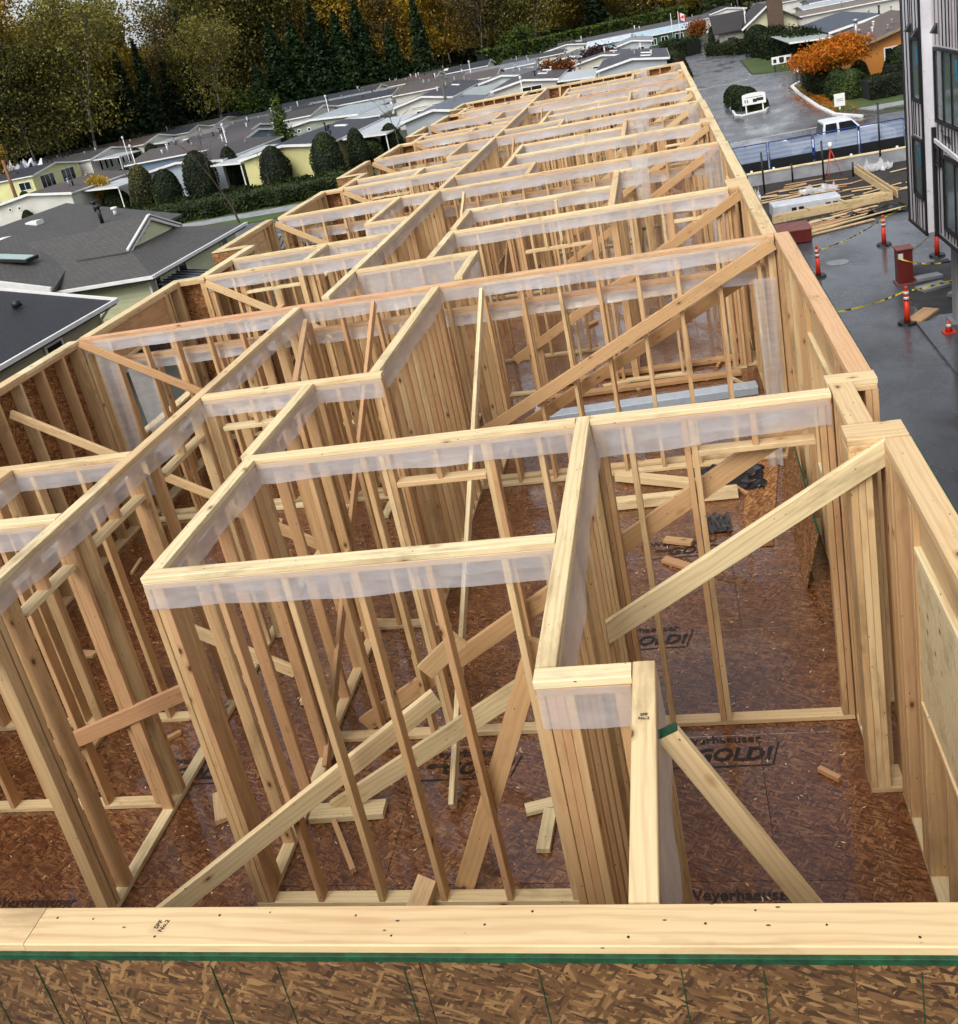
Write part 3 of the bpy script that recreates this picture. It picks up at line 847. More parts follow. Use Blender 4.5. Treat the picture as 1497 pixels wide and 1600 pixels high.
def home(ax, x0, x1, y0, y1, wallc, roofc, label, eave=2.85, rise=1.15, gw=(), fw=(), vents=3, group=None, seed=0, trim=None, t_apex=0.5, sky=0, oh=0.35):
    """single storey home. ax 'x': ridge along x, gable faces +x.  ax 'y': ridge along y, gable faces -y.
    gw: windows on the gable face (t, w, zc, h, panes); fw: windows on the other visible face"""
    r = random.Random(seed)
    rise = 0.42 * rise + 0.05
    root = empty('mobile_home', ((x0 + x1) / 2, (y0 + y1) / 2, GZ))
    tag(root, label, 'house', group)
    wm, rm = paint(wallc), roofing(roofc)
    tm = trim or MT['white']
    e, a = GZ + eave, GZ + eave + rise
    if ax == 'x':
        q = y0 + (y1 - y0) * t_apex
        V = [(x0, y0, GZ), (x1, y0, GZ), (x1, y1, GZ), (x0, y1, GZ), (x0, y0, e), (x1, y0, e), (x1, y1, e), (x0, y1, e), (x1, q, a), (x0, q, a)]
        F = [(0, 1, 5, 4), (1, 2, 6, 8, 5), (2, 3, 7, 6), (3, 0, 4, 9, 7)]
        k = rise / (q - y0); k2 = rise / (y1 - q)
        R1 = [(x0 - oh, y0 - oh, e - k * oh), (x1 + oh, y0 - oh, e - k * oh), (x1 + oh, q, a), (x0 - oh, q, a)]
        R2 = [(x0 - oh, q, a), (x1 + oh, q, a), (x1 + oh, y1 + oh, e - k2 * oh), (x0 - oh, y1 + oh, e - k2 * oh)]
        ends = [((x1 + oh + .03, y0 - oh, e - k * oh), (x1 + oh + .03, q, a)), ((x1 + oh + .03, q, a), (x1 + oh + .03, y1 + oh, e - k2 * oh))]
        eav = [((x0 - oh, y0 - oh - .03, e - k * oh), (x1 + oh, y0 - oh - .03, e - k * oh))]
        gn, gu, gc = Vector((1, 0, 0)), Vector((0, 1, 0)), lambda t, z: Vector((x1, y0 + (y1 - y0) * t, GZ + z))
        fn, fu, fc = Vector((0, -1, 0)), Vector((1, 0, 0)), lambda t, z: Vector((x0 + (x1 - x0) * t, y0, GZ + z))
        on = lambda t, s: Vector((x0 + (x1 - x0) * t, y0 + (q - y0) * s, e + rise * s))
    else:
        q = x0 + (x1 - x0) * t_apex
        V = [(x0, y0, GZ), (x1, y0, GZ), (x1, y1, GZ), (x0, y1, GZ), (x0, y0, e), (x1, y0, e), (x1, y1, e), (x0, y1, e), (q, y0, a), (q, y1, a)]
        F = [(0, 1, 5, 8, 4), (1, 2, 6, 5), (2, 3, 7, 9, 6), (3, 0, 4, 7)]
        k = rise / (q - x0); k2 = rise / (x1 - q)
        R1 = [(x0 - oh, y0 - oh, e - k * oh), (q, y0 - oh, a), (q, y1 + oh, a), (x0 - oh, y1 + oh, e - k * oh)]
        R2 = [(q, y0 - oh, a), (x1 + oh, y0 - oh, e - k2 * oh), (x1 + oh, y1 + oh, e - k2 * oh), (q, y1 + oh, a)]
        ends = [((x0 - oh, y0 - oh - .03, e - k * oh), (q, y0 - oh - .03, a)), ((q, y0 - oh - .03, a), (x1 + oh, y0 - oh - .03, e - k2 * oh))]
        eav = [((x1 + oh + .03, y0 - oh, e - k2 * oh), (x1 + oh + .03, y1 + oh, e - k2 * oh))]
        gn, gu, gc = Vector((0, -1, 0)), Vector((1, 0, 0)), lambda t, z: Vector((x0 + (x1 - x0) * t, y0, GZ + z))
        fn, fu, fc = Vector((1, 0, 0)), Vector((0, 1, 0)), lambda t, z: Vector((x1, y0 + (y1 - y0) * t, GZ + z))
        on = lambda t, s: Vector((x1 - (x1 - q) * s, y0 + (y1 - y0) * t, e + rise * s))
    poly_obj('wall', V, F, wm, root)
    up = Vector((0, 0, .13))
    rf = roof_slab('roof', [Vector(p) + up for p in R1], .12, rm, root)
    roof_slab('roof', [Vector(p) + up + Vector((0, 0, .003)) for p in R2], .12, rm, root)
    for p, p2 in ends:
        board('fascia', Vector(p) + Vector((0, 0, .02)), Vector(p2) + Vector((0, 0, .02)), .24, .04, (0, 0, 1), tm, root, .004)
    for p, p2 in eav:
        board('gutter', Vector(p) + Vector((0, 0, .04)), Vector(p2) + Vector((0, 0, .04)), .16, .05, (0, 0, 1), tm, root, .004)
    for t, w, zc, h, pn in gw:
        window(root, gc(t, zc) + gn * .01, gu, w, h, gn, pn)
    for t, w, zc, h, pn in fw:
        window(root, fc(t, zc) + fn * .01, fu, w, h, fn, pn)
    for i in range(vents):
        p = on(r.uniform(.1, .92), r.uniform(.35, .95)) + Vector((0, 0, .12))
        hh = r.choice([.25, .35, .5, .8])
        tubes('roof_vent', [(p, p + Vector((0, 0, hh)), .09, .09), (p + Vector((0, 0, hh)), p + Vector((0, 0, hh + .1)), .17, .12)], r.choice([MT['white'], MT['chrome'], MT['chrome'], MT['black']]), root, 7)
    for i in range(sky):
        t0 = r.uniform(.15, .7)
        a0, a1 = on(t0, .45), on(t0, .75)
        board('skylight', a0 + Vector((0, 0, .2)), a1 + Vector((0, 0, .2)), .9, .12, fu, MT['white'], root, .03)
    return root

def carport(x0, x1, y0, y1, z, label, col='#b9bec0', tilt=0.25, dark=True):
    root = empty('carport', ((x0 + x1) / 2, (y0 + y1) / 2, GZ))
    tag(root, label, 'carport')
    m = paint(col, .5)
    nrib = max(2, int((y1 - y0) / .6))
    roof_slab('roof', [(x0, y0, GZ + z + tilt), (x1, y0, GZ + z), (x1, y1, GZ + z), (x0, y1, GZ + z + tilt)], .06, m, root)
    board('fascia', (x1, y0, GZ + z - .03), (x1, y1, GZ + z - .03), .16, .05, (0, 0, 1), MT['white'], root)
    board('fascia', (x0, y0 - .03, GZ + z - .03 + tilt), (x1, y0 - .03, GZ + z - .03), .16, .05, (0, 0, 1), MT['white'], root)
    n = 3
    for i in range(n):
        y = y0 + .2 + (y1 - y0 - .4) * i / (n - 1)
        board('post', (x1 - .12, y, GZ), (x1 - .12, y, GZ + z - .07), .1, .1, (1, 0, 0), MT['white'], root)
    return root

W3 = [(.3, 1.3, 1.55, 1.1, 2), (.7, 1.3, 1.55, 1.1, 2)]
home('x', -104, -89, 129, 141.5, '#d8d596', '#33353a', 'yellow mobile home with tall dark sunroom windows in its gable', gw=[(.28, 3.6, 1.5, 2.1, 3), (.72, 3.6, 1.5, 2.1, 3)], fw=[(.9, 2, 1.6, 1.2, 2)], vents=4, seed=1, sky=1, rise=1.9)
home('x', -106, -87.5, 142.5, 155.5, '#dedbd0', '#40403f', 'white mobile home with six narrow gable windows, dark roof', gw=[(.2, .8, 1.6, 1.7, 1), (.32, .8, 1.6, 1.7, 1), (.44, .8, 1.6, 1.7, 1), (.62, .8, 1.6, 1.7, 1), (.74, .8, 1.6, 1.7, 1), (.86, .8, 1.6, 1.7, 1)], vents=9, seed=2, rise=2.0)
home('x', -108, -86, 157, 168.5, '#d9d4bd', '#54483f', 'cream mobile home with brown roof and two tall gable panels', gw=[(.3, 2.6, 1.5, 1.9, 1), (.7, 2.6, 1.5, 1.9, 1)], vents=6, seed=3, rise=2.0)
home('y', -66, -57.2, 88.0, 100.5, '#cfcbc1', '#4d4643', 'long white home with low brown roof behind grey shingled house', gw=[(.2, .4, 2.3, .4, 1), (.32, .4, 2.3, .4, 1)], fw=[(.5, 2, 1.6, 1.2, 2)], vents=3, seed=4, rise=1.3)
home('y', -52.5, -43.2, 93.0, 110, '#a9b4bc', '#413c3d', 'pale blue home with brown roof behind the topiary shrubs', gw=[(.85, 1.1, 1.5, 1.3, 1)], vents=4, seed=5, rise=1.2)
home('x', -106, -83.5, 169.5, 178, '#dbd8cf', '#2f3238', 'white mobile home with near-black roof by the forest', gw=W3, vents=3, seed=6, rise=1.5)
home('x', -106, -82.5, 179.5, 191, '#dad4bb', '#474642', 'cream mobile home with three window pairs by the forest', gw=[(.2, 1.6, 1.5, 1.1, 2), (.5, 1.6, 1.5, 1.1, 2), (.8, 1.6, 1.5, 1.1, 2)], vents=3, seed=7, rise=1.6)
home('x', -104, -81, 193, 206, '#dcdad2', '#2e3036', 'large white gabled home with black roof at the forest edge', vents=7, seed=8, rise=1.9)
home('x', -64, -49.5, 112, 126, '#6d7f90', '#4b4544', 'slate blue gabled home with white trim and long brown roof', gw=[(.35, .9, 2.2, .9, 1), (.75, .9, 2.2, .9, 1)], vents=8, seed=9, rise=1.9)
home('x', -66, -56, 130, 141, '#8f9298', '#403e3f', 'grey roofed home in the middle of the park', vents=8, seed=10, rise=1.4, gw=W3)
home('y', -38.9, -30.4, 88.5, 108, '#cfc789', '#31323a', 'yellow lap-sided home with dark roof behind two topiaries', gw=[], vents=4, seed=11, rise=1.3, sky=1)
home('y', -47.5, -38, 124.5, 142, '#98a08e', '#8e989c', 'sage green home with light blue-grey roof', gw=[(.15, .5, 2.2, .5, 1), (.3, .5, 2.2, .5, 1)], fw=[(.3, 1.2, 1.6, 1.4, 1)], vents=0, seed=12, rise=.9, t_apex=.35)
home('x', -66, -51.5, 145, 158, '#dcd9cf', '#3c3b3a', 'white gabled home behind the sage green one', gw=[(.5, 1.4, 1.6, 1.1, 2)], vents=3, seed=13, rise=1.7)
home('x', -60, -42, 158.5, 168, '#e2e0da', '#2b2d33', 'bright white gabled home left of the brown-roofed one', gw=[(.6, 1.4, 1.6, 1.1, 2)], vents=3, seed=14, rise=1.5)
home('x', -74, -52, 184, 195.5, '#dcd6ba', '#2f3237', 'cream home with black roof below the dark cedars', gw=[(.6, 1.5, 1.6, 1, 3)], vents=3, seed=15, rise=1.9)
home('x', -58, -42, 193.5, 204, '#ddd49a', '#4a3e35', 'yellow gabled home with brown roof below the forest hedge', gw=[(.3, 2.2, 1.5, 1.3, 3), (.72, 2.2, 1.5, 1.3, 3)], vents=8, seed=16, rise=1.8)
home('y', -32.4, -25.2, 123.5, 148, '#cfccc0', '#34323a', 'off-white home with dark roof and dark trim strips behind utility pole', gw=[(.42, 2.4, 2.35, .25, 1), (.78, 2.2, 2.35, .25, 1), (.5, 2.2, 1.4, 1.1, 2)], fw=[(.15, 1.4, 1.5, 1.4, 1), (.45, 1.6, 1.5, 1.4, 2), (.7, 1.6, 1.5, 1.4, 2)], vents=5, seed=17, rise=1.5, sky=1)
home('x', -40, -24, 153.5, 164, '#cbc6b8', '#4f4641', 'beige home with brown roof in the second row', gw=[(.7, 1.2, 1.6, 1.2, 1)], vents=4, seed=18, rise=1.8)
home('x', -50, -33, 203, 213, '#ddd8c4', '#2c2e34', 'cream gabled home with black roof under the clipped hedge', gw=[(.7, 1.4, 1.6, 1.1, 2)], vents=2, seed=19, rise=1.9, sky=1)
home('y', -25, -18.8, 97.5, 112, '#9fa3a6', '#5a6068', 'blue-grey roofed home just behind the framed building corner', gw=[], vents=2, seed=20, rise=1.3)
home('y', -19.0, -11.5, 118.6, 138, '#c8c2b6', '#3f3a3a', 'beige home with tall white framed double window, dark roof', gw=[(.60, 2.6, 1.6, 2.1, 2)], fw=[(.3, 1.4, 1.6, 1.2, 2)], vents=5, seed=21, rise=1.25, sky=2)
home('y', -6.4, 1.3, 118.3, 138, '#a9adb0', '#3b3b41', 'grey lap-sided home with two white slider windows past the far wall', gw=[(.28, 2.0, 1.55, .9, 3), (.75, 2.1, 1.75, .9, 3)], vents=4, seed=22, rise=1.3, sky=2)
home('y', -15.8, -9.8, 158, 176, '#c6c3ba', '#5a5a5c', 'small beige gabled home between two grey ones', vents=2, seed=23, rise=1.2)
home('y', -6.2, -0.3, 170, 186, '#adb0b1', '#7b8084', 'light grey roofed home behind the round maple', gw=[(.72, 1.1, 1.7, 1.2, 2)], vents=2, seed=24, rise=1.2)
home('y', -22, -12.5, 212, 228, '#d3d0c6', '#2d2f36', 'distant home with black roof beside the long hedge', vents=2, seed=25, rise=1.5, sky=1)
home('x', -3, 7.8, 190, 203, '#31543c', '#9fb1ba', 'dark green house with pale blue roof behind flagpole', gw=[], fw=[(.3, 1.0, 1.7, 1.2, 2), (.48, 1.3, 1.7, 1.3, 2), (.72, 1.5, 1.7, 1.4, 2), (.92, .8, 1.8, 1.4, 1)], vents=0, seed=26, rise=1.6)
home('x', -12, -4.2, 196, 206, '#8fb4c4', '#b4bcc0', 'light blue house left of the green one', vents=0, seed=27, rise=1.4)
home('y', 13.0, 21, 240, 262, '#d9d7d0', '#303238', 'far white gabled home with black roof above the clubhouse', gw=W3, vents=2, seed=28, rise=1.7)
home('x', -20, 12, 222, 232, '#c9c6be', '#4b4a4d', 'far grey roofed home left of the green house', vents=4, seed=29, rise=1.6)
home('x', 22, 46, 226, 238, '#cbc8bd', '#5a5450', 'distant home at the top right with brown roof', vents=4, seed=30, rise=1.6)
home('y', 17.6, 25.0, 108.5, 128, '#8b979c', '#3b424c', 'grey gabled house with slate roof and metal chimney behind orange tree', vents=4, seed=31, rise=1.55, t_apex=.6)
home('x', 20, 60, 152, 160, '#c9c5ba', '#6d6157', 'long low brown-roofed building at the upper right', vents=6, seed=32, rise=.8)
home('x', 24, 60, 172, 182, '#c4c1b8', '#9aa0a4', 'long pale metal-roofed building at the upper right', vents=2, seed=33, rise=.7)
home('x', 28, 70, 192, 203, '#d0cdc4', '#4a4d55', 'dark slate roofed building at the top right corner', vents=3, seed=34, rise=1.0)

home('x', -73, -60, 147, 156, '#d6d3c8', '#6a6560', 'pale home with taupe roof deep among the homes', gw=W3, vents=5, seed=51)
home('x', -75, -62, 160, 169, '#c9d0d2', '#55585c', 'pale blue home with slate roof near the wood', gw=W3, vents=4, seed=52)
home('x', -76, -62, 172, 181.5, '#ded9c6', '#3b3a3c', 'cream home with charcoal roof left of the cedars', gw=[(.5, 2.4, 1.6, 1.2, 3)], vents=4, seed=53)
home('x', -60, -47, 171, 180, '#d9d8d2', '#767a7c', 'white home with pale grey roof below the cedars', gw=W3, vents=3, seed=54)
home('x', -44, -31, 176, 185, '#dcd7c3', '#4a4644', 'cream home with brown-black roof, middle of third row', gw=W3, vents=4, seed=55)
home('x', -32, -20, 172, 181, '#cfd1cf', '#6f7376', 'light grey home with grey roof, right of third row', gw=W3, vents=4, seed=56)
home('x', -28, -16.5, 190, 199, '#d8d2bd', '#3a3a3e', 'cream home with dark roof just under the long hedge', gw=W3, vents=3, seed=57)
home('y', -24.0, -17.8, 140, 153, '#bfc3c2', '#5b5d60', 'light grey home behind the beige home', gw=[(.5, 1.6, 1.6, 1.1, 2)], vents=3, seed=58)
home('y', -10.5, -3.6, 142, 155, '#c9c2b0', '#47474b', 'tan home with charcoal roof behind the grey home', gw=[(.4, 1.6, 1.6, 1.1, 2)], vents=3, seed=59, sky=1)
carport(-57.0, -53.2, 90, 97, 2.4, 'white flat carport beside the long white home')
carport(-43.0, -39.9, 90, 104, 2.5, 'pale carport roof between the blue and yellow homes')
carport(-30.1, -25.6, 92, 110, 2.5, 'long pale carport roof right of the yellow home')
carport(-38.5, -33.4, 119, 136, 2.6, 'silver carport roof left of the dark-roofed off-white home', '#a6acae')
carport(-87.0, -82.5, 142.5, 150, 2.4, 'white awning before the white gabled home row')
carport(-25.1, -20.2, 119, 138, 2.5, 'grey-green carport beside the off-white home', '#9da6a2')
carport(-11.1, -6.8, 115.5, 130, 2.5, 'white carport left of the grey lap-sided home', '#b4babd')
carport(13.0, 17.3, 105.0, 121, 2.6, 'pale green flat carport roof behind the orange tree', '#9aa39a')
carport(-86, -82, 158, 166, 2.4, 'small white awning between cream and white homes')
carport(-48.8, -44.5, 146, 157, 2.4, 'white awning beside the bright white home')

# orange house by the corner
oh_ = empty('lap_sided_house', (21, 92, GZ))
tag(oh_, 'orange lap-sided house with brown roof and small white window', 'house')
om = paint('#b9772c', .6)
e0, a0 = GZ + 2.7, GZ + 4.2
poly_obj('wall', [(16.0, 86.5, GZ), (27, 86.5, GZ), (27, 100, GZ), (16.0, 100, GZ), (16.0, 86.5, e0), (27, 86.5, e0), (27, 100, e0), (16.0, 100, e0), (21.5, 86.5, a0), (21.5, 100, a0)],
         [(0, 1, 5, 8, 4), (1, 2, 6, 5), (2, 3, 7, 9, 6), (3, 0, 4, 7)], om, oh_)
siding_wall(oh_, (16.0, 86.49), (27, 86.49), GZ, e0, om, .26, (0.5, a0), (0, -1, 0))
siding_wall(oh_, (15.99, 100), (15.99, 86.5), GZ, e0, om, .26, None, (-1, 0, 0))
board('corner_board', (15.96, 86.45, GZ), (15.96, 86.45, e0), .16, .1, (0, 1, 0), MT['white'], oh_)
rb = roofing('#55473f')
roof_slab('roof', [(15.5, 85.9, e0), (21.5, 85.9, a0 + .15), (21.5, 100.4, a0 + .15), (15.5, 100.4, e0)], .14, rb, oh_)
roof_slab('roof', [(21.5, 85.9, a0 + .153), (27.5, 85.9, e0), (27.5, 100.4, e0), (21.5, 100.4, a0 + .153)], .14, rb, oh_)
board('fascia', (15.5, 85.86, e0 - .05), (21.5, 85.86, a0 + .08), .22, .04, (0, 0, 1), paint('#8d7a63'), oh_)
window(oh_, (18.5, 86.44, GZ + 1.75), (1, 0, 0), 1.25, 1.25, (0, -1, 0), 2)
for i, (x, y) in enumerate(((17.2, 88.5), (18, 91), (18.6, 88), (17.4, 93.5), (19.4, 90.2), (18.8, 94.5), (20.2, 88.2))):
    z = e0 + (x - 15.5) / 6 * (a0 + .15 - e0)
    tubes('roof_vent', [((x, y, z), (x, y, z + .35), .07, .07), ((x, y, z + .35), (x, y, z + .45), .16, .1)], MT['white'] if i % 2 else MT['chrome'], oh_, 7)
tubes('chimney', [((16.9, 92, e0), (16.9, 92, e0 + 1.7), .16, .16), ((16.9, 92, e0 + 1.72), (16.9, 92, e0 + 1.95), .26, .26)], MT['chrome'], oh_, 9)

# clubhouse with tall brown chimney block
cl = empty('clubhouse', (15, 150, GZ))
tag(cl, 'cream clubhouse with dark roofs and tall brown chimney slab', 'house')
cw = paint('#cfcba6', .7); cs = m_plain('stone_facing', '#9b9a8e', .85, .2, 3, .5)
MT['stone'] = cs
poly_obj('wall', [(9.2, 148.5, GZ), (12.6, 148.5, GZ), (12.6, 160, GZ), (9.2, 160, GZ), (9.2, 148.5, GZ + 3.0), (12.6, 148.5, GZ + 3.0), (12.6, 160, GZ + 3.0), (9.2, 160, GZ + 3.0)], [(0, 1, 5, 4), (1, 2, 6, 5), (3, 0, 4, 7)], cs, cl)
poly_obj('gable_wall', [(12.7, 147, GZ), (19.5, 147, GZ), (19.5, 147, GZ + 3.2), (15.9, 147, GZ + 5.4), (12.7, 147, GZ + 3.2), (12.7, 162, GZ), (12.7, 162, GZ + 3.2), (19.5, 162, GZ), (19.5, 162, GZ + 3.2)], [(0, 1, 2, 3, 4), (5, 0, 4, 6), (1, 7, 8, 2)], cw, cl)
cr = roofing('#2f2a29')
roof_slab('roof', [(12.1, 146.3, GZ + 2.9), (15.9, 146.3, GZ + 5.55), (15.9, 163, GZ + 5.55), (12.1, 163, GZ + 2.9)], .2, cr, cl)
roof_slab('roof', [(15.9, 146.3, GZ + 5.553), (20.1, 146.3, GZ + 2.9), (20.1, 163, GZ + 2.9), (15.9, 163, GZ + 5.553)], .2, cr, cl)
roof_slab('roof', [(8.4, 147.9, GZ + 3.0), (12.2, 147.9, GZ + 3.0), (13.4, 155, GZ + 5.2), (8.4, 155, GZ + 5.2)], .2, cr, cl)
box('chimney', 15.6, 17.6, 145.6, 146.6, GZ, GZ + 6.9, m_plain('brown_cladding', '#5a4636', .7, .1, 2, .2), cl)
box('chimney_cap', 15.5, 17.7, 145.5, 146.7, GZ + 6.9, GZ + 7.0, MT['white'], cl)
window(cl, (13.6, 146.97, GZ + 1.6), (1, 0, 0), 1.3, 1.9, (0, -1, 0), 2)
board('door', (10.8, 148.45, GZ + .05), (10.8, 148.45, GZ + 2.1), 1.0, .06, (1, 0, 0), MT['black'], cl)
board('fascia', (12.1, 146.26, GZ + 2.85), (15.9, 146.26, GZ + 5.5), .25, .05, (0, 0, 1), MT['white'], cl)

# shingled house close on the left
sh = m_shingle('grey_shingles', '#4d4b48', '#5d5a55', '#33312f', 1.0)
hs = empty('shingled_house', (-26, 42, GZ))
tag(hs, 'large pale yellow house with grey shingle roof and small gable', 'house')
sw = paint('#c9cba2', .6)
E_, R_ = 4.914 - 7.0, 4.914 - 5.35
roof_slab('roof', [(-48, 36.9, E_), (-21.6, 36.9, E_), (-24.2, 40.2, E_ + .95), (-25.0, 42.2, R_), (-48, 42.2, R_)], .16, sh, hs)
roof_slab('roof', [(-21.6, 36.9, E_ + .003), (-21.6, 47.3, E_), (-24.2, 44.2, E_ + .95), (-24.2, 40.2, E_ + .953)], .16, sh, hs)
roof_slab('roof', [(-48, 42.2, R_ + .002), (-25.0, 42.2, R_ + .002), (-24.2, 44.2, E_ + .95), (-21.6, 47.3, E_), (-48, 47.3, E_)], .16, sh, hs)
# small gable above the hip, facing right
poly_obj('gable_face', [(-24.0, 39.9, E_ + .8), (-24.0, 44.5, E_ + .8), (-24.0, 42.2, R_ + .05)], [(0, 1, 2)], sw, hs)
siding_wall(hs, (-23.98, 40.0), (-23.98, 44.4), E_ + .8, E_ + .82, sw, .2, (.5, R_), (1, 0, 0))
board('fascia', (-23.88, 39.55, E_ + .82), (-23.88, 42.2, R_ + .2), .26, .12, (0, 0, 1), MT['white'], hs)
board('fascia', (-23.88, 42.2, R_ + .2), (-23.88, 44.85, E_ + .82), .26, .12, (0, 0, 1), MT['white'], hs)
roof_slab('roof', [(-26.5, 39.5, E_ + .85), (-23.8, 39.5, E_ + .85), (-23.8, 42.2, R_ + .26), (-26.5, 42.2, R_ + .26)], .06, sh, hs)
roof_slab('roof', [(-26.5, 42.2, R_ + .262), (-23.8, 42.2, R_ + .262), (-23.8, 44.9, E_ + .85), (-26.5, 44.9, E_ + .85)], .06, sh, hs)
# higher rear wing, ridge running away
Z2 = 4.914 - 4.95
roof_slab('roof', [(-35.8, 39, Z2), (-28.6, 39, E_ + .2), (-28.6, 54.3, E_ + .2), (-35.8, 54.3, Z2)], .16, sh, hs)
roof_slab('roof', [(-43, 39, E_ + .2), (-35.8, 39, Z2 + .003), (-35.8, 54.3, Z2 + .003), (-43, 54.3, E_ + .2)], .16, sh, hs)
# front gable wing at the left picture edge
Z3 = E_ + 2.0
roof_slab('roof', [(-32.2, 36.3, Z3 - .05), (-25.9, 36.3, E_ + .25), (-27.6, 41.4, E_ + .9), (-32.2, 44, Z3 - .05)], .16, sh, hs)
roof_slab('roof', [(-38.5, 36.3, E_ + .25), (-32.2, 36.3, Z3 - .047), (-32.2, 44, Z3 - .047), (-38.5, 44, E_ + .25)], .16, sh, hs)
board('fascia', (-32.2, 36.22, Z3 - .02), (-25.9, 36.22, E_ + .28), .28, .12, (0, 0, 1), MT['white'], hs)
board('fascia', (-38.5, 36.22, E_ + .28), (-32.2, 36.22, Z3 - .02), .28, .12, (0, 0, 1), MT['white'], hs)
siding_wall(hs, (-38.0, 36.7), (-26.4, 36.7), E_ + .05, E_ + .1, sw, .2, (.5, Z3 - .25), (0, -1, 0))
poly_obj('wall', [(-48, 37.5, GZ), (-22.2, 37.5, GZ), (-22.2, 47.0, GZ), (-48, 47.0, GZ), (-48, 37.5, E_), (-22.2, 37.5, E_), (-22.2, 47.0, E_), (-48, 47.0, E_)], [(0, 1, 5, 4), (1, 2, 6, 5), (2, 3, 7, 6), (3, 0, 4, 7)], sw, hs)
siding_wall(hs, (-30, 37.49), (-22.2, 37.49), GZ, E_ - .02, sw, .2, None, (0, -1, 0))
siding_wall(hs, (-22.19, 37.5), (-22.19, 47.0), GZ, E_ - .02, sw, .2, None, (1, 0, 0))
board('gutter', (-40, 36.85, E_ + .02), (-21.5, 36.85, E_ + .02), .14, .12, (0, 0, 1), MT['white'], hs)
board('gutter', (-21.52, 36.9, E_ + .03), (-21.52, 47.3, E_ + .03), .14, .12, (0, 0, 1), MT['white'], hs)
tubes('downpipe', [((-21.9, 37.0, E_ - .05), (-22.1, 37.4, E_ - .4), .05, .05), ((-22.1, 37.4, E_ - .4), (-22.1, 37.4, GZ), .05, .05)], MT['white'], hs)
window(hs, (-22.15, 40.6, E_ - .75), (0, 1, 0), .9, 1.2, (1, 0, 0), 1)
window(hs, (-22.15, 45.4, E_ - .75), (0, 1, 0), .8, 1.2, (1, 0, 0), 1)
window(hs, (-22.15, 38.2, E_ - .85), (0, 1, 0), .6, 1.4, (1, 0, 0), 1)
def on_rear(x, y): return Vector((x, y, Z2 - (x + 35.8) * (Z2 - E_ - .2) / 7.2))
for x, y in ((-34.6, 49), (-33.9, 45.2), (-35.2, 41)):
    p = on_rear(x, y)
    box('roof_vent', x - .35, x + .35, y - .35, y + .35, p.z - .1, p.z + .16, MT['white'], hs, .04)
for x, y, h in ((-33.2, 53, .5), (-31.5, 50.5, .9), (-31.8, 52.6, .35)):
    p = on_rear(x, y)
    tubes('roof_vent', [(p, p + Vector((0, 0, h)), .11, .11), (p + Vector((0, 0, h)), p + Vector((0, 0, h + .12)), .22, .18)], MT['black'] if h > .4 else MT['white'], hs, 8)
sk = board('skylight', (-30.9, 39.2, Z3 - .28), (-28.4, 39.2, E_ + 1.28), .95, .16, (0, 1, 0), MT['black'], hs, .02)
board('pane', (-30.8, 39.2, Z3 - .20), (-28.5, 39.2, E_ + 1.37), .8, .03, (0, 1, 0), m_plain('skylight_glass', '#9fb8b0', .2, .05), sk, .005)

nh = empty('dark_roof_house', (-26, 27, GZ))
tag(nh, 'beige house with near-black shingle roof at the left picture edge', 'house')
dk = m_shingle('black_shingles', '#26262a', '#2f2f33', '#19191c', 1.0)
ez, rz_ = 4.914 - 7.0, 4.914 - 5.3
bw = paint('#a8a587', .65)
roof_slab('roof', [(-28.5, 14, rz_), (-21.35, 14, ez), (-21.35, 33.4, ez), (-28.5, 33.4, rz_)], .15, dk, nh)
roof_slab('roof', [(-35.6, 14, ez), (-28.5, 14, rz_ + .003), (-28.5, 33.4, rz_ + .003), (-35.6, 33.4, ez)], .15, dk, nh)
poly_obj('wall', [(-35, 14.5, GZ), (-21.9, 14.5, GZ), (-21.9, 32.9, GZ), (-35, 32.9, GZ), (-35, 14.5, ez), (-21.9, 14.5, ez), (-21.9, 32.9, ez), (-35, 32.9, ez), (-28.5, 32.9, rz_ - .1), (-28.5, 14.5, rz_ - .1)], [(0, 1, 5, 9, 4), (1, 2, 6, 5), (2, 3, 7, 8, 6), (3, 0, 4, 7)], bw, nh)
siding_wall(nh, (-21.89, 14.5), (-21.89, 32.9), GZ, ez - .02, bw, .2, None, (1, 0, 0))
board('gutter', (-21.28, 14, ez + .02), (-21.28, 33.4, ez + .02), .15, .12, (0, 0, 1), MT['white'], nh)
board('fascia', (-28.5, 33.45, rz_ - .02), (-21.3, 33.45, ez), .2, .06, (0, 0, 1), MT['white'], nh)
tubes('downpipe', [((-21.35, 33.0, ez - .05), (-21.8, 32.8, ez - .5), .05, .05), ((-21.8, 32.8, ez - .5), (-21.8, 32.8, GZ), .05, .05)], MT['white'], nh)
window(nh, (-21.85, 29.6, ez - 1.0), (0, 1, 0), 1.1, 1.4, (1, 0, 0), 1)
tubes('roof_vent', [((-24.2, 31.6, ez + .75), (-24.2, 31.6, ez + .98), .2, .16)], MT['black'], nh, 8)

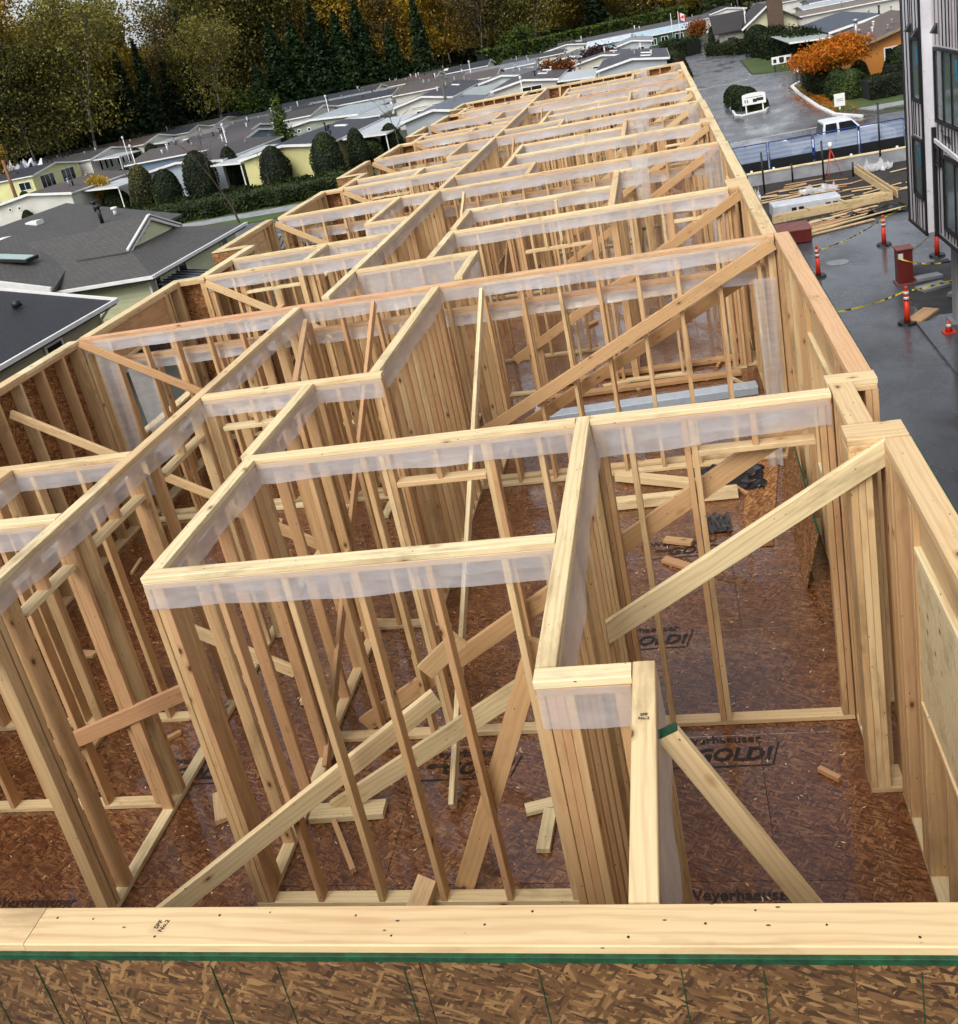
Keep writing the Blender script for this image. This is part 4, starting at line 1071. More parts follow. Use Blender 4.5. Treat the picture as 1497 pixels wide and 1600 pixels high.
# brown board fence between the two houses
fn = empty('board_fence', (-21, 35, GZ))
tag(fn, 'dark brown board fence between the two left houses', 'fence')
fm = m_plain('brown_fence_stain', '#3a251a', .8, .2, 4, .3)
for i in range(28):
    x = -21.6 + i * .16
    board('fence_board', (x, 34.4, GZ), (x, 34.4, GZ + 1.75), .145, .02, (1, 0, 0), fm, fn)
for i in range(3):
    board('post', (-21.7 + i * 2.3, 34.48, GZ), (-21.7 + i * 2.3, 34.48, GZ + 1.95), .1, .1, (1, 0, 0), fm, fn)
tf = empty('trellis_fence', (-19.5, 49, GZ))
tag(tf, 'dark wooden trellis fence past the shingled house', 'fence')
for i in range(24):
    board('slat', (-22 + i * .3, 49.5, GZ + 1.0), (-21.4 + i * .3, 49.5, GZ + 1.7), .05, .02, (0, 0, 1), fm, tf)
    board('fence_board', (-22 + i * .3, 49.55, GZ), (-22 + i * .3, 49.55, GZ + 1.0), .28, .02, (1, 0, 0), fm, tf)
pg = empty('patio_cover', (-19, 38, GZ))
tag(pg, 'translucent grey patio cover against the shingled house', 'canopy')
roof_slab('roof', [(-22.0, 37.9, GZ + 2.5), (-19.2, 37.9, GZ + 2.0), (-19.2, 40.2, GZ + 2.0), (-22.0, 40.2, GZ + 2.5)], .05, m_plain('patio_sheet', '#6d7880', .35, .1, 3), pg)
for i in range(6):
    board('rib', (-22.0, 38 + i * .42, GZ + 2.56), (-19.2, 38 + i * .42, GZ + 2.06), .05, .04, (0, 1, 0), MT['black'], pg)
for y in (38.0, 40.1):
    board('post', (-19.3, y, GZ), (-19.3, y, GZ + 1.98), .09, .09, (1, 0, 0), MT['white'], pg)
# ------------------------------------------------------------------ vegetation
MT['lf_dark'] = m_leaf('conifer_foliage', ['#121b0f', '#203018', '#2f4120', '#445428'])
MT['lf_olive'] = m_leaf('olive_foliage', ['#2b2d15', '#525124', '#7a7233', '#a49743'])
MT['lf_gold'] = m_leaf('golden_foliage', ['#574a17', '#977b22', '#c7a232', '#e8c250'])
MT['lf_cedar'] = m_leaf('cedar_foliage', ['#121f0f', '#203216', '#2e441e', '#415828'])
MT['lf_brown'] = m_leaf('brown_foliage', ['#332b19', '#574726', '#7a6432', '#9d8342'])
MT['lf_orange'] = m_leaf('orange_foliage', ['#6b4a12', '#ad6a18', '#cd741e', '#d2551f'])
MT['lf_rust'] = m_leaf('rust_foliage', ['#3a2317', '#6b3d1a', '#96591f', '#ad6f2a'])
MT['lf_purple'] = m_leaf('plum_foliage', ['#1e1416', '#33201f', '#4a2e2a', '#5d4038'])
MT['lf_topiary'] = m_leaf('clipped_foliage', ['#12190b', '#1f2a11', '#303b18', '#4d5424'], .1)
MT['lf_hedge'] = m_leaf('hedge_foliage', ['#131b0b', '#1f2a12', '#2f3c1a', '#475024'], .1)
MT['lf_lime'] = m_leaf('bright_foliage', ['#1c2a0e', '#34451a', '#4d5e22', '#6a742c'])
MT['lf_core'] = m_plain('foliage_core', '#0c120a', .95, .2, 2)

def quads(name, C, size, aspect, mat, nrm=None, jitter=1.0, rng=None):
    """N small leaf faces at C (N,3); nrm biases their facing"""
    rng = rng or NP
    n = len(C)
    a = rng.normal(size=(n, 3))
    if nrm is not None:
        a = nrm + a * jitter
    a /= np.linalg.norm(a, axis=1, keepdims=True) + 1e-9
    t = rng.normal(size=(n, 3))
    u = np.cross(a, t); u /= np.linalg.norm(u, axis=1, keepdims=True) + 1e-9
    v = np.cross(a, u)
    s = (np.asarray(size) * rng.uniform(.6, 1.4, n))[:, None] if np.ndim(size) == 0 else np.asarray(size)[:, None]
    u = u * s * .5; v = v * s * .5 * aspect
    V = np.stack([C - u, C - v * .9, C + u, C + v * .9], 1).reshape(-1, 3)
    me = bpy.data.meshes.new(name)
    me.vertices.add(4 * n); me.vertices.foreach_set('co', V.astype(np.float32).ravel())
    me.loops.add(4 * n); me.loops.foreach_set('vertex_index', np.arange(4 * n, dtype=np.int32))
    me.polygons.add(n); me.polygons.foreach_set('loop_start', np.arange(0, 4 * n, 4, dtype=np.int32))
    me.polygons.foreach_set('loop_total', np.full(n, 4, dtype=np.int32))
    me.update(); me.validate()
    if mat: me.materials.append(mat)
    return me

def grow(rng, base, h, spread, levels=3, fork=4, r0=None, start=.35, lean=0.0, upw=.6):
    """branch skeleton: segments and tip points"""
    segs, tips = [], []
    r0 = r0 or h * .018
    def go(p, d, ln, r, lev):
        n = 3
        q = p
        for i in range(n):
            d2 = (d + Vector((rng.gauss(0, .09), rng.gauss(0, .09), rng.gauss(0, .03)))).normalized()
            e = q + d2 * (ln / n)
            segs.append((q, e, r * (1 - i * .22), r * (1 - (i + 1) * .22)))
            if lev < levels and (i > 0 or lev > 0):
                for b in range(fork if i == n - 1 else max(1, fork - 2)):
                    an = rng.uniform(0, 6.283)
                    out = Vector((math.cos(an), math.sin(an), 0)) * spread
                    nd = (d2 * upw + out + Vector((0, 0, rng.uniform(-.05, .35)))).normalized()
                    go(e, nd, ln * rng.uniform(.42, .62), r * .38, lev + 1)
            q, d = e, d2
        if lev >= levels - 1:
            tips.append(q)
            tips.append(q - d * ln * .4)
    go(Vector(base), Vector((lean, 0, 1)).normalized(), h, r0, 0)
    return segs, tips

def make_deciduous(name, seed, h, spread, leaves, leaf, mat, bark, per_sigma=.9, levels=3, trunk_frac=.62, top=True):
    rng = random.Random(seed)
    npg = np.random.default_rng(seed)
    segs, tips = grow(rng, (0, 0, 0), h * trunk_frac, spread, levels, 4)
    T = np.array([tuple(t) for t in tips])
    idx = npg.integers(0, len(T), leaves)
    C = T[idx] + npg.normal(0, per_sigma, (leaves, 3)) * np.array([1, 1, .8])
    n2 = leaves // 2
    zz = npg.uniform(.22, .95, n2) * C[:, 2].max(); Rm = np.percentile(np.hypot(C[:, 0], C[:, 1]), 88)
    th = npg.uniform(0, 6.283, n2); rr2 = Rm * np.sqrt(npg.uniform(.05, 1, n2)) * np.sin(np.clip(zz / C[:, 2].max(), 0, 1) * 2.6 + .35) * (.75 + .35 * np.sin(th * 3 + zz))
    C2 = np.stack([rr2 * np.cos(th), rr2 * np.sin(th), zz], 1) + npg.normal(0, .5, (n2, 3))
    if levels == 3 and h > 15: C = np.concatenate([C, C2])
    C = C[C[:, 2] > h * .12]
    sc = h / max(C[:, 2].max(), 1)
    C *= np.array([1, 1, sc])
    segs = [(Vector((a.x, a.y, a.z * sc)), Vector((b.x, b.y, b.z * sc)), r0, r1) for a, b, r0, r1 in segs]
    Vv, F = tube_data([s for s in segs if s[2] > .012], 5)
    tm = mesh_of(name + '_trunk', Vv, F, True); tm.materials.append(bark)
    cmesh = quads(name + '_crown', C, leaf, .8, mat, rng=npg) if leaves else None
    return tm, cmesh

def make_conifer(name, seed, h, r, mat, droop=.35, dens=1.0, leaf=.5):
    npg = np.random.default_rng(seed)
    C, Nn = [], []
    z = h * .06
    while z < h * .985:
        f = 1 - z / h
        R = r * (f ** .8) * npg.uniform(.75, 1.15) + .12
        nb = int((5 + 9 * f) * dens)
        for b in range(nb):
            an = npg.uniform(0, 6.283)
            Rb = R * npg.uniform(.65, 1.1)
            m = max(3, int(Rb * 5 * dens))
            t = npg.uniform(.1, 1, m)
            x = np.cos(an) * Rb * t; y = np.sin(an) * Rb * t
            zz = z - droop * Rb * t ** 1.5 + npg.normal(0, .12, m)
            P = np.stack([x, y, zz], 1) + npg.normal(0, .13 * (1 + Rb * .15), (m, 3))
            C.append(P); Nn.append(np.tile([np.cos(an) * .4, np.sin(an) * .4, .9], (m, 1)))
        z += h * .016 + .12
    C = np.concatenate(C); Nn = np.concatenate(Nn)
    tm = mesh_of(name + '_trunk', *tube_data([((0, 0, 0), (0, 0, h * .5), h * .014, h * .008), ((0, 0, h * .5), (0, 0, h * .99), h * .008, .02)], 6)); tm.materials.append(MT['bark'])
    return tm, quads(name + '_crown', C, leaf, .55, mat, Nn, .6, npg)

TREES = {}
def tree_template(key, fn):
    TREES[key] = fn()
for s in range(3):
    tree_template('conifer%d' % s, lambda s=s: make_conifer('conifer', 40 + s, 24 + 3 * s, 4.2 + .5 * s, MT['lf_dark'], .42, 1.5, .8))
    tree_template('olive%d' % s, lambda s=s: make_deciduous('olive', 60 + s, 26 + 2 * s, .55, 8500, .46, MT['lf_olive'], MT['birch'], 1.25))
    tree_template('gold%d' % s, lambda s=s: make_deciduous('gold', 70 + s, 27 + 2 * s, .55, 8500, .44, MT['lf_gold'], MT['birch'], 1.2))
    tree_template('brown%d' % s, lambda s=s: make_deciduous('brown', 80 + s, 24 + 2 * s, .55, 5500, .42, MT['lf_brown'], MT['birch'], 1.3))
tree_template('cedar0', lambda: make_conifer('cedar', 91, 19, 5.4, MT['lf_cedar'], .5, 2.0, .75))
tree_template('cedar1', lambda: make_conifer('cedar', 92, 16, 4.6, MT['lf_cedar'], .5, 2.0, .75))

def put_tree(name, key, x, y, label, cat='tree', group=None, s=1.0, sz=None, rz=None, z=GZ):
    tm, cme = TREES[key]
    root = empty(name, (x, y, z))
    sz = sz or s
    rz = RNG.uniform(0, 6.28) if rz is None else rz
    mw = Matrix.Translation((x, y, z)) @ Matrix.Rotation(rz, 4, 'Z') @ Matrix.Diagonal((s, s, sz, 1))
    root.matrix_basis = mw
    WM[root.name] = mw.copy()
    tag(root, label, cat, group)
    link('trunk', tm, None, root, mw)
    if cme: link('crown', cme, None, root, mw)
    return root

def az(deg, r):
    a = math.radians(deg)
    return r * math.sin(a), r * math.cos(a)

# the wood behind the park: individual trees, then one mass behind them
fr = random.Random(77)
LB = {'conifer': 'dark green conifer in the wood behind the mobile homes', 'olive': 'olive leaved tall tree in the wood behind the mobile homes',
      'gold': 'golden leaved tall tree in the wood behind the mobile homes', 'brown': 'thin brownish tree with pale trunk in the wood'}
GR = {'conifer': 'dark conifers of the wood', 'olive': 'olive trees of the wood', 'gold': 'golden trees of the wood', 'brown': 'thin brown trees of the wood'}
NM = {'conifer': 'conifer_tree', 'olive': 'broadleaf_tree', 'gold': 'golden_tree', 'brown': 'birch_tree'}
def wood(a0, a1, r0, r1, n, mix, s0=.85, s1=1.15):
    for i in range(n):
        a = a0 + (a1 - a0) * (i + fr.uniform(.1, .9)) / n
        k = fr.choice(mix)
        sc = fr.uniform(s0, s1)
        put_tree(NM[k], k + str(fr.randrange(3)), *az(a, fr.uniform(r0, r1)), LB[k], 'tree', GR[k], sc, sc * fr.uniform(.95, 1.1))
wood(-41, -33.5, 188, 205, 7, ['gold', 'gold', 'olive'], 1.0, 1.25)
wood(-40, -30, 178, 186, 6, ['brown', 'olive', 'olive'], .75, .95)
wood(-33.5, -29.5, 205, 225, 4, ['olive', 'brown', 'olive'], 1.0, 1.2)
wood(-31, -29, 210, 222, 3, ['gold', 'gold'], .85, .95)
wood(-31, -24, 200, 212, 7, ['conifer', 'conifer', 'olive'], .62, .82)
wood(-28.5, -24, 226, 246, 5, ['olive', 'brown', 'conifer'], .72, .88)
wood(-25.5, -20.5, 226, 240, 7, ['brown', 'brown', 'olive'], 1.0, 1.25)
wood(-24, -18, 248, 270, 7, ['olive', 'gold', 'brown'], 1.1, 1.35)
wood(-21, -14, 250, 275, 8, ['conifer', 'olive', 'gold'], 1.0, 1.3)
wood(-14.5, -5, 246, 270, 11, ['brown', 'gold', 'gold', 'olive'], .85, 1.1)
wood(-13, 2, 278, 305, 12, ['olive', 'gold', 'conifer', 'brown'], 1.0, 1.3)
wood(-5, 5, 290, 315, 8, ['olive', 'brown', 'gold'], .7, .9)
wood(3, 12, 320, 345, 8, ['olive', 'conifer', 'gold'], .9, 1.15)
for i, (a, r, s) in enumerate(((-20.6, 214, 1.05), (-19.4, 218, 1.2), (-18.2, 216, 1.15), (-17.0, 218, 1.2), (-15.8, 222, 1.1), (-14.2, 226, .95))):
    put_tree('cedar_tree', 'cedar%d' % (i % 2), *az(a, r), 'broad dark cedar in the dense clump left of the lone spruce', 'tree', 'dense cedar clump', s)
put_tree('spruce_tree', 'conifer1', *az(-12.6, 224), 'lone narrow dark spruce right of the cedar clump', 'tree', None, .78)
put_tree('cedar_tree', 'cedar1', *az(-21.8, 205), 'single pointed cedar left of the dense clump', 'tree', None, .72, .8)
TREES['limebush'] = make_deciduous('lime', 131, 8, .8, 4500, .42, MT['lf_lime'], MT['bark'], .9, 3, .55)
put_tree('shrub', 'limebush', *az(-22.9, 206), 'bright green rounded tree before the dark wood', 'tree', None, 1.2, 1.1)
put_tree('shrub', 'limebush', *az(-7.0, 243), 'yellow-green tree at the foot of the central wood', 'tree', None, 1.3, 1.2)
# far mass
n = 60000
a = NP.uniform(-46, 16, n); rr = NP.uniform(0, 1, n)
rad = np.where(a < -28, 215 + 40 * rr, np.where(a < -14, 270 + 40 * rr, 318 + 40 * rr))
ha = 15 + 6 * np.sin(a * 1.7) + 4 * np.sin(a * 4.1 + 1) + np.where(a < -20, 5, 3)
hz = NP.uniform(0, 1, n) ** .8 * ha
C = np.stack([rad * np.sin(np.radians(a)), rad * np.cos(np.radians(a)), GZ + hz], 1)
fw_ = link('far_wood', quads('far_wood', C, 1.9, .8, MT['lf_olive']), MT['lf_olive'])
tag(fw_, 'dark olive mass of woodland behind the trees', 'wood', kind='stuff')
n = 26000
a = NP.uniform(-44, 14, n); rr = NP.uniform(0, 1, n)
rad = np.where(a < -28, 196 + 14 * rr, np.where(a < -14, 236 + 10 * rr, 262 + 14 * rr))
C = np.stack([rad * np.sin(np.radians(a)), rad * np.cos(np.radians(a)), GZ + NP.uniform(0, 1, n) * (4 + 2.5 * np.sin(a * 2.3))], 1)
ug = link('undergrowth', quads('undergrowth', C, 1.0, .8, MT['lf_hedge']), MT['lf_hedge'])
tag(ug, 'dark undergrowth at the foot of the wood', 'undergrowth', kind='stuff')

def blob_mesh(name, fn, n, leaf, mat, seed, core=True, nu=20, nv=14):
    """closed clipped shape: fn(theta, v) -> (radius, z) with v in 0..1; a dark core covered with leaf faces"""
    npg = np.random.default_rng(seed)
    th = npg.uniform(0, 2 * np.pi, n); v = npg.uniform(0, 1, n) ** .85
    R, Z = fn(th, v)
    bump = 1 + .045 * np.sin(th * 3 + v * 7 + seed) + .03 * np.sin(th * 7 - v * 12) + npg.normal(0, .035, n)
    C = np.stack([R * bump * np.cos(th), R * bump * np.sin(th), Z], 1)
    d = np.stack([np.cos(th), np.sin(th), (v - .35) * 1.2], 1)
    lm = quads(name, C, leaf, .8, mat, d, .55, npg)
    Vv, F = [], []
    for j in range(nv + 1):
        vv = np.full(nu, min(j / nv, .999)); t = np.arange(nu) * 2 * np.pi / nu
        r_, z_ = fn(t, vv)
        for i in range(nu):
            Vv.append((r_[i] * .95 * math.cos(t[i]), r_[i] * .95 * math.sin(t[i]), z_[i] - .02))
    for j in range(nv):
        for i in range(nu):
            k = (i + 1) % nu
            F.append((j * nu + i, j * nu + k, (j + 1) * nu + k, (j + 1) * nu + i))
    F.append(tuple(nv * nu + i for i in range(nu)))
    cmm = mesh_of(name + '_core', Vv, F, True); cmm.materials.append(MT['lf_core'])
    return lm, cmm

egg = lambda h, r, p=2.2: (lambda th, v: (r * np.minimum(1.0, .8 + v * .55) * np.power(np.maximum(0, 1 - np.power(v, p)), .5), v * h))
dome = lambda h, r: (lambda th, v: (r * np.power(np.maximum(0, 1 - v ** 2.4), .5), v * h))
_bc = {}
def bush(name, x, y, h, r, label, mat='lf_topiary', shape='egg', n=3400, leaf=.17, cat='shrub', group=None, seed=1, sy=1.0):
    key = (round(h, 1), round(r, 1), mat, shape, seed % 3)
    if key not in _bc:
        _bc[key] = blob_mesh('shrub', egg(h, r) if shape == 'egg' else dome(h, r), n, leaf, MT[mat], seed + 200)
    lm, cmm = _bc[key]
    mw = Matrix.Translation((x, y, GZ + .05)) @ Matrix.Rotation(seed * 1.3, 4, 'Z') @ Matrix.Diagonal((1, sy, 1, 1))
    root = empty(name, (x, y, GZ)); root.matrix_basis = mw; WM[root.name] = mw.copy()
    tag(root, label, cat, group)
    link('foliage', lm, None, root, mw)
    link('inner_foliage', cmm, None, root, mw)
    return root

# topiary row by the left street
bush('topiary', -50.9, 90.4, 4.1, 1.4, 'brownish egg-shaped topiary, leftmost tall one of the row', 'lf_olive', seed=1)
bush('topiary', -47.1, 88.0, 3.4, 1.5, 'dark cone topiary second from the left in the row', seed=2)
bush('topiary', -44.5, 90.2, 4.4, 1.8, 'largest dark topiary before the pale blue home', seed=3)
bush('topiary', -43.1, 94.6, 3.9, 1.1, 'narrow topiary just left of the yellow house wall', seed=4)
bush('topiary', -35.4, 87.0, 3.7, 1.55, 'rounded cone topiary in front of the yellow lap-sided wall', seed=5)
bush('topiary', -29.9, 86.1, 4.1, 1.6, 'tall dark dome topiary right of the yellow wall', seed=6)
bush('topiary', -28.0, 89.7, 3.7, 1.05, 'pointed topiary beside the tallest dome', seed=7)
bush('topiary', -27.6, 92.9, 2.3, 1.2, 'low round clipped shrub next to the framed roofline', shape='dome', seed=8)
bush('topiary', -26.2, 95.5, 3.1, 1.15, 'topiary behind a bare tree, rightmost of the row', seed=9)
bush('topiary', -55.2, 92.2, 2.0, 1.4, 'dark rounded shrub under the golden ball tree', shape='dome', seed=10)
bush('topiary', -68.2, 96.5, 3.2, .9, 'small narrow conical shrub beside the leaning brown pole', seed=11)
bush('topiary', -62.2, 87.4, 2.0, .7, 'slim shrub against the long white home wall', seed=12)
for i, (x, y) in enumerate(((-84.6, 151.5), (-84.2, 156.0))):
    bush('topiary', x, y, 2.8, 1.3, ['small round shrub by the white awning posts', 'clipped shrub in front of the cream gable'][i], 'lf_hedge', 'dome', 1500, .2, seed=20 + i)
def hedge_box(name, p0, p1, w, h, label, mat='lf_hedge', n=9000, leaf=.22, wob=.25):
    p0, p1 = Vector((*p0, GZ)), Vector((*p1, GZ))
    d = p1 - p0; Lh = d.length; X = d / Lh; Y = Vector((-X.y, X.x, 0))
    t = NP.uniform(0, Lh, n); s = NP.uniform(-1, 1, n); zz = NP.uniform(0, 1, n)
    face = NP.random(n)
    off = np.where(face < .45, s * w / 2, np.where(face < .8, -w / 2, w / 2))
    hz = np.where(face < .45, h, zz * h)
    wv = wob * (np.sin(t * 1.3) * .5 + np.sin(t * 3.7 + 1) * .3 + NP.normal(0, .35, n))
    hz = np.maximum(0, hz + wv * (.4 + .6 * hz / h)); off = off * (1 + .08 * np.sin(t * 2.1)) + NP.normal(0, .07, n)
    C = np.array(p0)[None] + t[:, None] * np.array(X)[None] + off[:, None] * np.array(Y)[None]
    C[:, 2] = GZ + hz
    root = empty(name, p0); tag(root, label, 'hedge')
    nr = np.tile([0, 0, .9], (n, 1)) + np.sign(off)[:, None] * np.array(Y)[None] * .6
    link('foliage', quads('foliage', C, leaf, .8, MT[mat], nr, .7), None, root)
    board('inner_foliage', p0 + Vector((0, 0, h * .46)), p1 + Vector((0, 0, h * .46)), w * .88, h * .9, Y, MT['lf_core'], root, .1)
hedge_box('hedge', (-52, 76.4), (-24, 77.0), 6.5, 1.3, 'broad low ivy hedge along the left sidewalk', 'lf_hedge', 26000, .2, .2)
hedge_box('hedge', (-36, 216), (8, 262), 3.0, 5.4, 'long tall clipped hedge below the golden wood', 'lf_lime', 16000, .6, .3)
hedge_box('hedge', (-78, 208), (-66, 216), 4, 6, 'rounded green hedge at the wood foot beside the cream home', 'lf_hedge', 6000, .5, .8)

# bare and small ornamental trees
def bare_tree(name, x, y, h, label, seed, spread=.75, levels=4):
    rng = random.Random(seed)
    segs, _ = grow(rng, (0, 0, 0), h * .6, spread, levels, 3, h * .014, upw=1.0)
    V, F = tube_data([s for s in segs if s[2] > .004], 4)
    root = empty(name, (x, y, GZ)); tag(root, label, 'tree')
    mw = Matrix.Translation((x, y, GZ))
    link('branches', mesh_of('branches', V, F), MT['bark'], root, mw)
bare_tree('bare_tree', -31.5, 68.0, 6.6, 'young leafless street tree on the left verge', 5, .45)
bare_tree('bare_tree', -33.2, 79.5, 4.6, 'low leafless shrub-like tree in front of the tallest dome', 6, .9)
bare_tree('bare_tree', -24.6, 92.0, 6.4, 'bare branching tree behind the framed building corner', 7, .9)
bare_tree('bare_tree', -52.6, 90.2, 4.8, 'bare tree beside the golden ball tree', 8, .8)
bare_tree('bare_tree', -66.0, 86.5, 3.4, 'twiggy leafless bush before the long white home', 9, 1.0)
TREES['ball'] = make_deciduous('ball', 141, 3.6, .9, 2200, .3, MT['lf_gold'], MT['bark'], .55, 3, .6)
put_tree('ornamental_tree', 'ball', -57.2, 92.5, 'small golden ball tree behind the grey shingled roof', 'tree', None, .62, 1.1)
put_tree('ornamental_tree', 'gold1', -98, 134, 'golden tree beside the white tarpaulin at far left', 'tree', None, .28, .3)
TREES['fluffy'] = make_conifer('fluffy', 143, 7.5, 2.0, MT['lf_lime'], -.3, 1.5, .4)
put_tree('larch_tree', 'fluffy', -43.2, 111.5, 'feathery yellow-green conifer between the homes', 'tree', None, 1.0)
TREES['rust'] = make_deciduous('rust', 145, 6.0, .8, 3200, .42, MT['lf_rust'], MT['bark'], .8, 3, .6)
put_tree('ornamental_tree', 'rust', -13.0, 134.5, 'rusty brown tree behind the beige home roof', 'tree', None, .8)
put_tree('ornamental_tree', 'rust', -1.4, 196, 'pale rust tree left of the light blue house', 'tree', None, .55)
put_tree('ornamental_tree', 'rust', 8.2, 178, 'amber autumn tree between green house and clubhouse', 'tree', None, .62, .8)
TREES['plum'] = make_deciduous('plum', 147, 6.5, .9, 3400, .42, MT['lf_purple'], MT['bark'], .9, 3, .6)
put_tree('ornamental_tree', 'plum', -8.6, 152, 'dark plum coloured round tree among the grey roofs', 'tree', None, .75)
# the big orange tree
segs, tips = grow(random.Random(21), (0, 0, 0), 3.0, 1.15, 3, 5, .12, upw=.45)
T = np.array([tuple(t) for t in tips]); npg = np.random.default_rng(8)
C = T[npg.integers(0, len(T), 15000)] + npg.normal(0, .42, (15000, 3))
C[:, 2] = 1.45 + (C[:, 2] - C[:, 2].min()) / np.ptp(C[:, 2]) * 3.4
rr = np.hypot(C[:, 0], C[:, 1]); C[:, :2] *= (np.minimum(rr, 3.4 + npg.normal(0, .25, len(rr))) / np.maximum(rr, .01))[:, None] * 1.15
Vv, F = tube_data([s for s in segs if s[2] > .008], 5)
otm = mesh_of('orange_trunk', Vv, F, True); otm.materials.append(MT['bark'])
TREES['orange'] = (otm, quads('orange_crown', C, .2, .7, MT['lf_orange'], rng=npg))
put_tree('autumn_tree', 'orange', 13.1, 81.8, 'spreading bright orange autumn tree by the orange house', 'tree', None, 1.0, 1.0, 0.4)
n = 2600
x = NP.normal(11.6, .8, n); y = NP.normal(80, 5.2, n)
C = np.stack([x, y, np.where(x > 11.25, GZ + .125, GZ + .022) + NP.uniform(0, .02, n)], 1)
fl = link('fallen_leaves', quads('fallen_leaves', C, .13, .8, MT['lf_orange'], np.tile([0, 0, 1.0], (n, 1)), .25), None)
tag(fl, 'fallen orange leaves along the white kerb', 'leaves', kind='stuff')
# shrubs on the right
bush('clipped_shrub', 12.7, 83.2, 2.2, .95, 'tall dark clipped shrub under the orange tree, left one', seed=31)
bush('clipped_shrub', 13.1, 79.8, 2.1, 1.0, 'dark egg-shaped shrub between hedge and yellow-green shrub', seed=32)
bush('clipped_shrub', 13.6, 77.6, 2.1, 1.35, 'yellow-green rounded shrub below the orange tree', 'lf_lime', 'dome', seed=33)
bush('clipped_shrub', 15.4, 83.6, 2.0, .8, 'small dark shrub at the orange house corner', seed=34)
bush('clipped_shrub', 18.6, 84.0, 2.5, 1.35, 'dark dome shrub in front of the orange siding', 'lf_topiary', 'dome', seed=35)
hedge_box('hedge', (12.4, 89.5), (12.5, 83.8), 1.2, 2.2, 'dark upright hedge at the road corner', 'lf_topiary', 3500, .14, .1)
hedge_box('hedge', (14.2, 75.2), (30, 76.2), 2.4, 1.5, 'low dark hedge in front of the orange house', 'lf_topiary', 8000, .14, .12)
hedge_box('hedge', (16.5, 78.5), (30, 79.4), 2.4, 1.9, 'looser leafy hedge against the orange house', 'lf_hedge', 7000, .16, .25)
bush('island_shrub', 6.6, 82.6, 1.65, 1.15, 'dark rounded shrub at the front of the road island', 'lf_topiary', 'dome', seed=41)
bush('island_shrub', 6.3, 85.5, 1.55, 1.0, 'mossy green shrub in the middle of the road island', 'lf_hedge', 'dome', seed=42)
bush('island_shrub', 6.2, 88.6, 1.35, .9, 'green shrub towards the back of the road island', 'lf_hedge', 'dome', seed=43)
bush('island_shrub', 7.4, 81.0, 1.0, .75, 'low dark shrub at the right end of the island', 'lf_topiary', 'dome', seed=44)
for i, (x, y, h, r, m) in enumerate(((2.2, 131, 2.9, 1.6, 'lf_topiary'), (2.6, 123, 2.2, 1.3, 'lf_purple'), (2.4, 116, 2.3, 1.4, 'lf_topiary'), (1.2, 139, 2.8, 1.4, 'lf_hedge'))):
    bush('roadside_shrub', x, y, h, r, ['round dark shrub at the far building corner, farthest of three', 'reddish shrub by the far building corner', 'round dark shrub closest to the far building corner', 'greyish shrub right of the grey lap-sided home'][i], m, 'dome', seed=50 + i)
hedge_box('hedge', (2.0, 165), (6.0, 160), 3, 2.2, 'dark shrub bank at the road bend, left side', 'lf_topiary', 4000, .25, .5)
hedge_box('hedge', (8.2, 152), (12.8, 142), 2.4, 1.5, 'low shrub bed in front of the clubhouse', 'lf_topiary', 4000, .22, .4)
hedge_box('hedge', (13.4, 136.5), (16, 112), 3.6, 2.8, 'thick green shrub bank right of the small lawn', 'lf_hedge', 9000, .25, .5)
bush('roadside_shrub', 13.6, 141.8, 3.4, 1.9, 'large dark round shrub before the clubhouse gable', 'lf_topiary', 'dome', seed=60)
for i in range(4):
    bush('columnar_shrub', 9.0 + i * 1.0, 164 + i * .3, 3.4, .6, 'slim dark columnar shrub in the row beside the clubhouse', 'lf_topiary', seed=61, group='columnar shrubs by the clubhouse')
# ------------------------------------------------------------------ wrapped building on the right
wb = empty('wrapped_building', (12, 18, GZ))
tag(wb, 'grey-white membrane wrapped building with black battens, right edge', 'building')
k = NT('membrane')
v, r = k.coords()
st = k.noise(k.map(v, (1, 7, .5)), 2.0, 5.0, .65, .6)
sp_ = k.noise(k.map(v, (1, 9, 2.2)), 2.5, 5.0, .7)
mc = k.mix(k.ramp(st, [(.35, (0, 0, 0)), (.7, (1, 1, 1))]), lin('#dddbdd'), lin('#c6c3c6'))
mc = k.mix(k.ramp(sp_, [(.62, (0, 0, 0)), (.68, (.7,) * 3)]), mc, lin('#6d5252'))
k.bsdf(Base_Color=mc, Roughness=.6)
MT['membrane'] = k.m
XA, XB, YJ = 6.15, 6.40, 25.72
box('wall', XA, 22, YJ, 27.55, -2.02, 9.0, MT['membrane'], wb)
box('wall', XB, 22, 2.0, YJ - .004, -2.06, 9.0, MT['membrane'], wb)
box('garage_wall', 8.6, 21, 4.0, 26.9, GZ, -2.07, m_plain('dark_parging', '#4a4a4c', .8, .15, 1), wb)
rb_ = random.Random(3)
wins = [(XA, 25.76, 26.52, 1.22, 2.68), (XA, 25.80, 26.68, -1.16, .27), (XB, 23.4, 25.42, .78, 2.45), (XB, 25.22, 25.60, -.28, .15), (XB, 22.2, 24.9, -1.75, .0)]
def battens(X, ya, yb, step):
    y = ya
    while y < yb:
        zs = [(-2.0, 8.9)]
        for wx, w0, w1, z0, z1 in wins:
            if wx == X and w0 - .06 < y < w1 + .06:
                zs = [s for a, b in zs for s in ((a, min(b, z0 - .08)), (max(a, z1 + .08), b)) if s[1] - s[0] > .1]
        for a, b in zs:
            board('batten', (X - .012, y, a), (X - .012, y, b), rb_.choice([.014, .02, .026]), .024, (0, 1, 0), MT['black'] if rb_.random() < .72 else m_bat, wb, .002)
        y += step * rb_.uniform(.6, 1.35)
m_bat = m_plain('rust_batten', '#7a6666', .7, .2, 3)
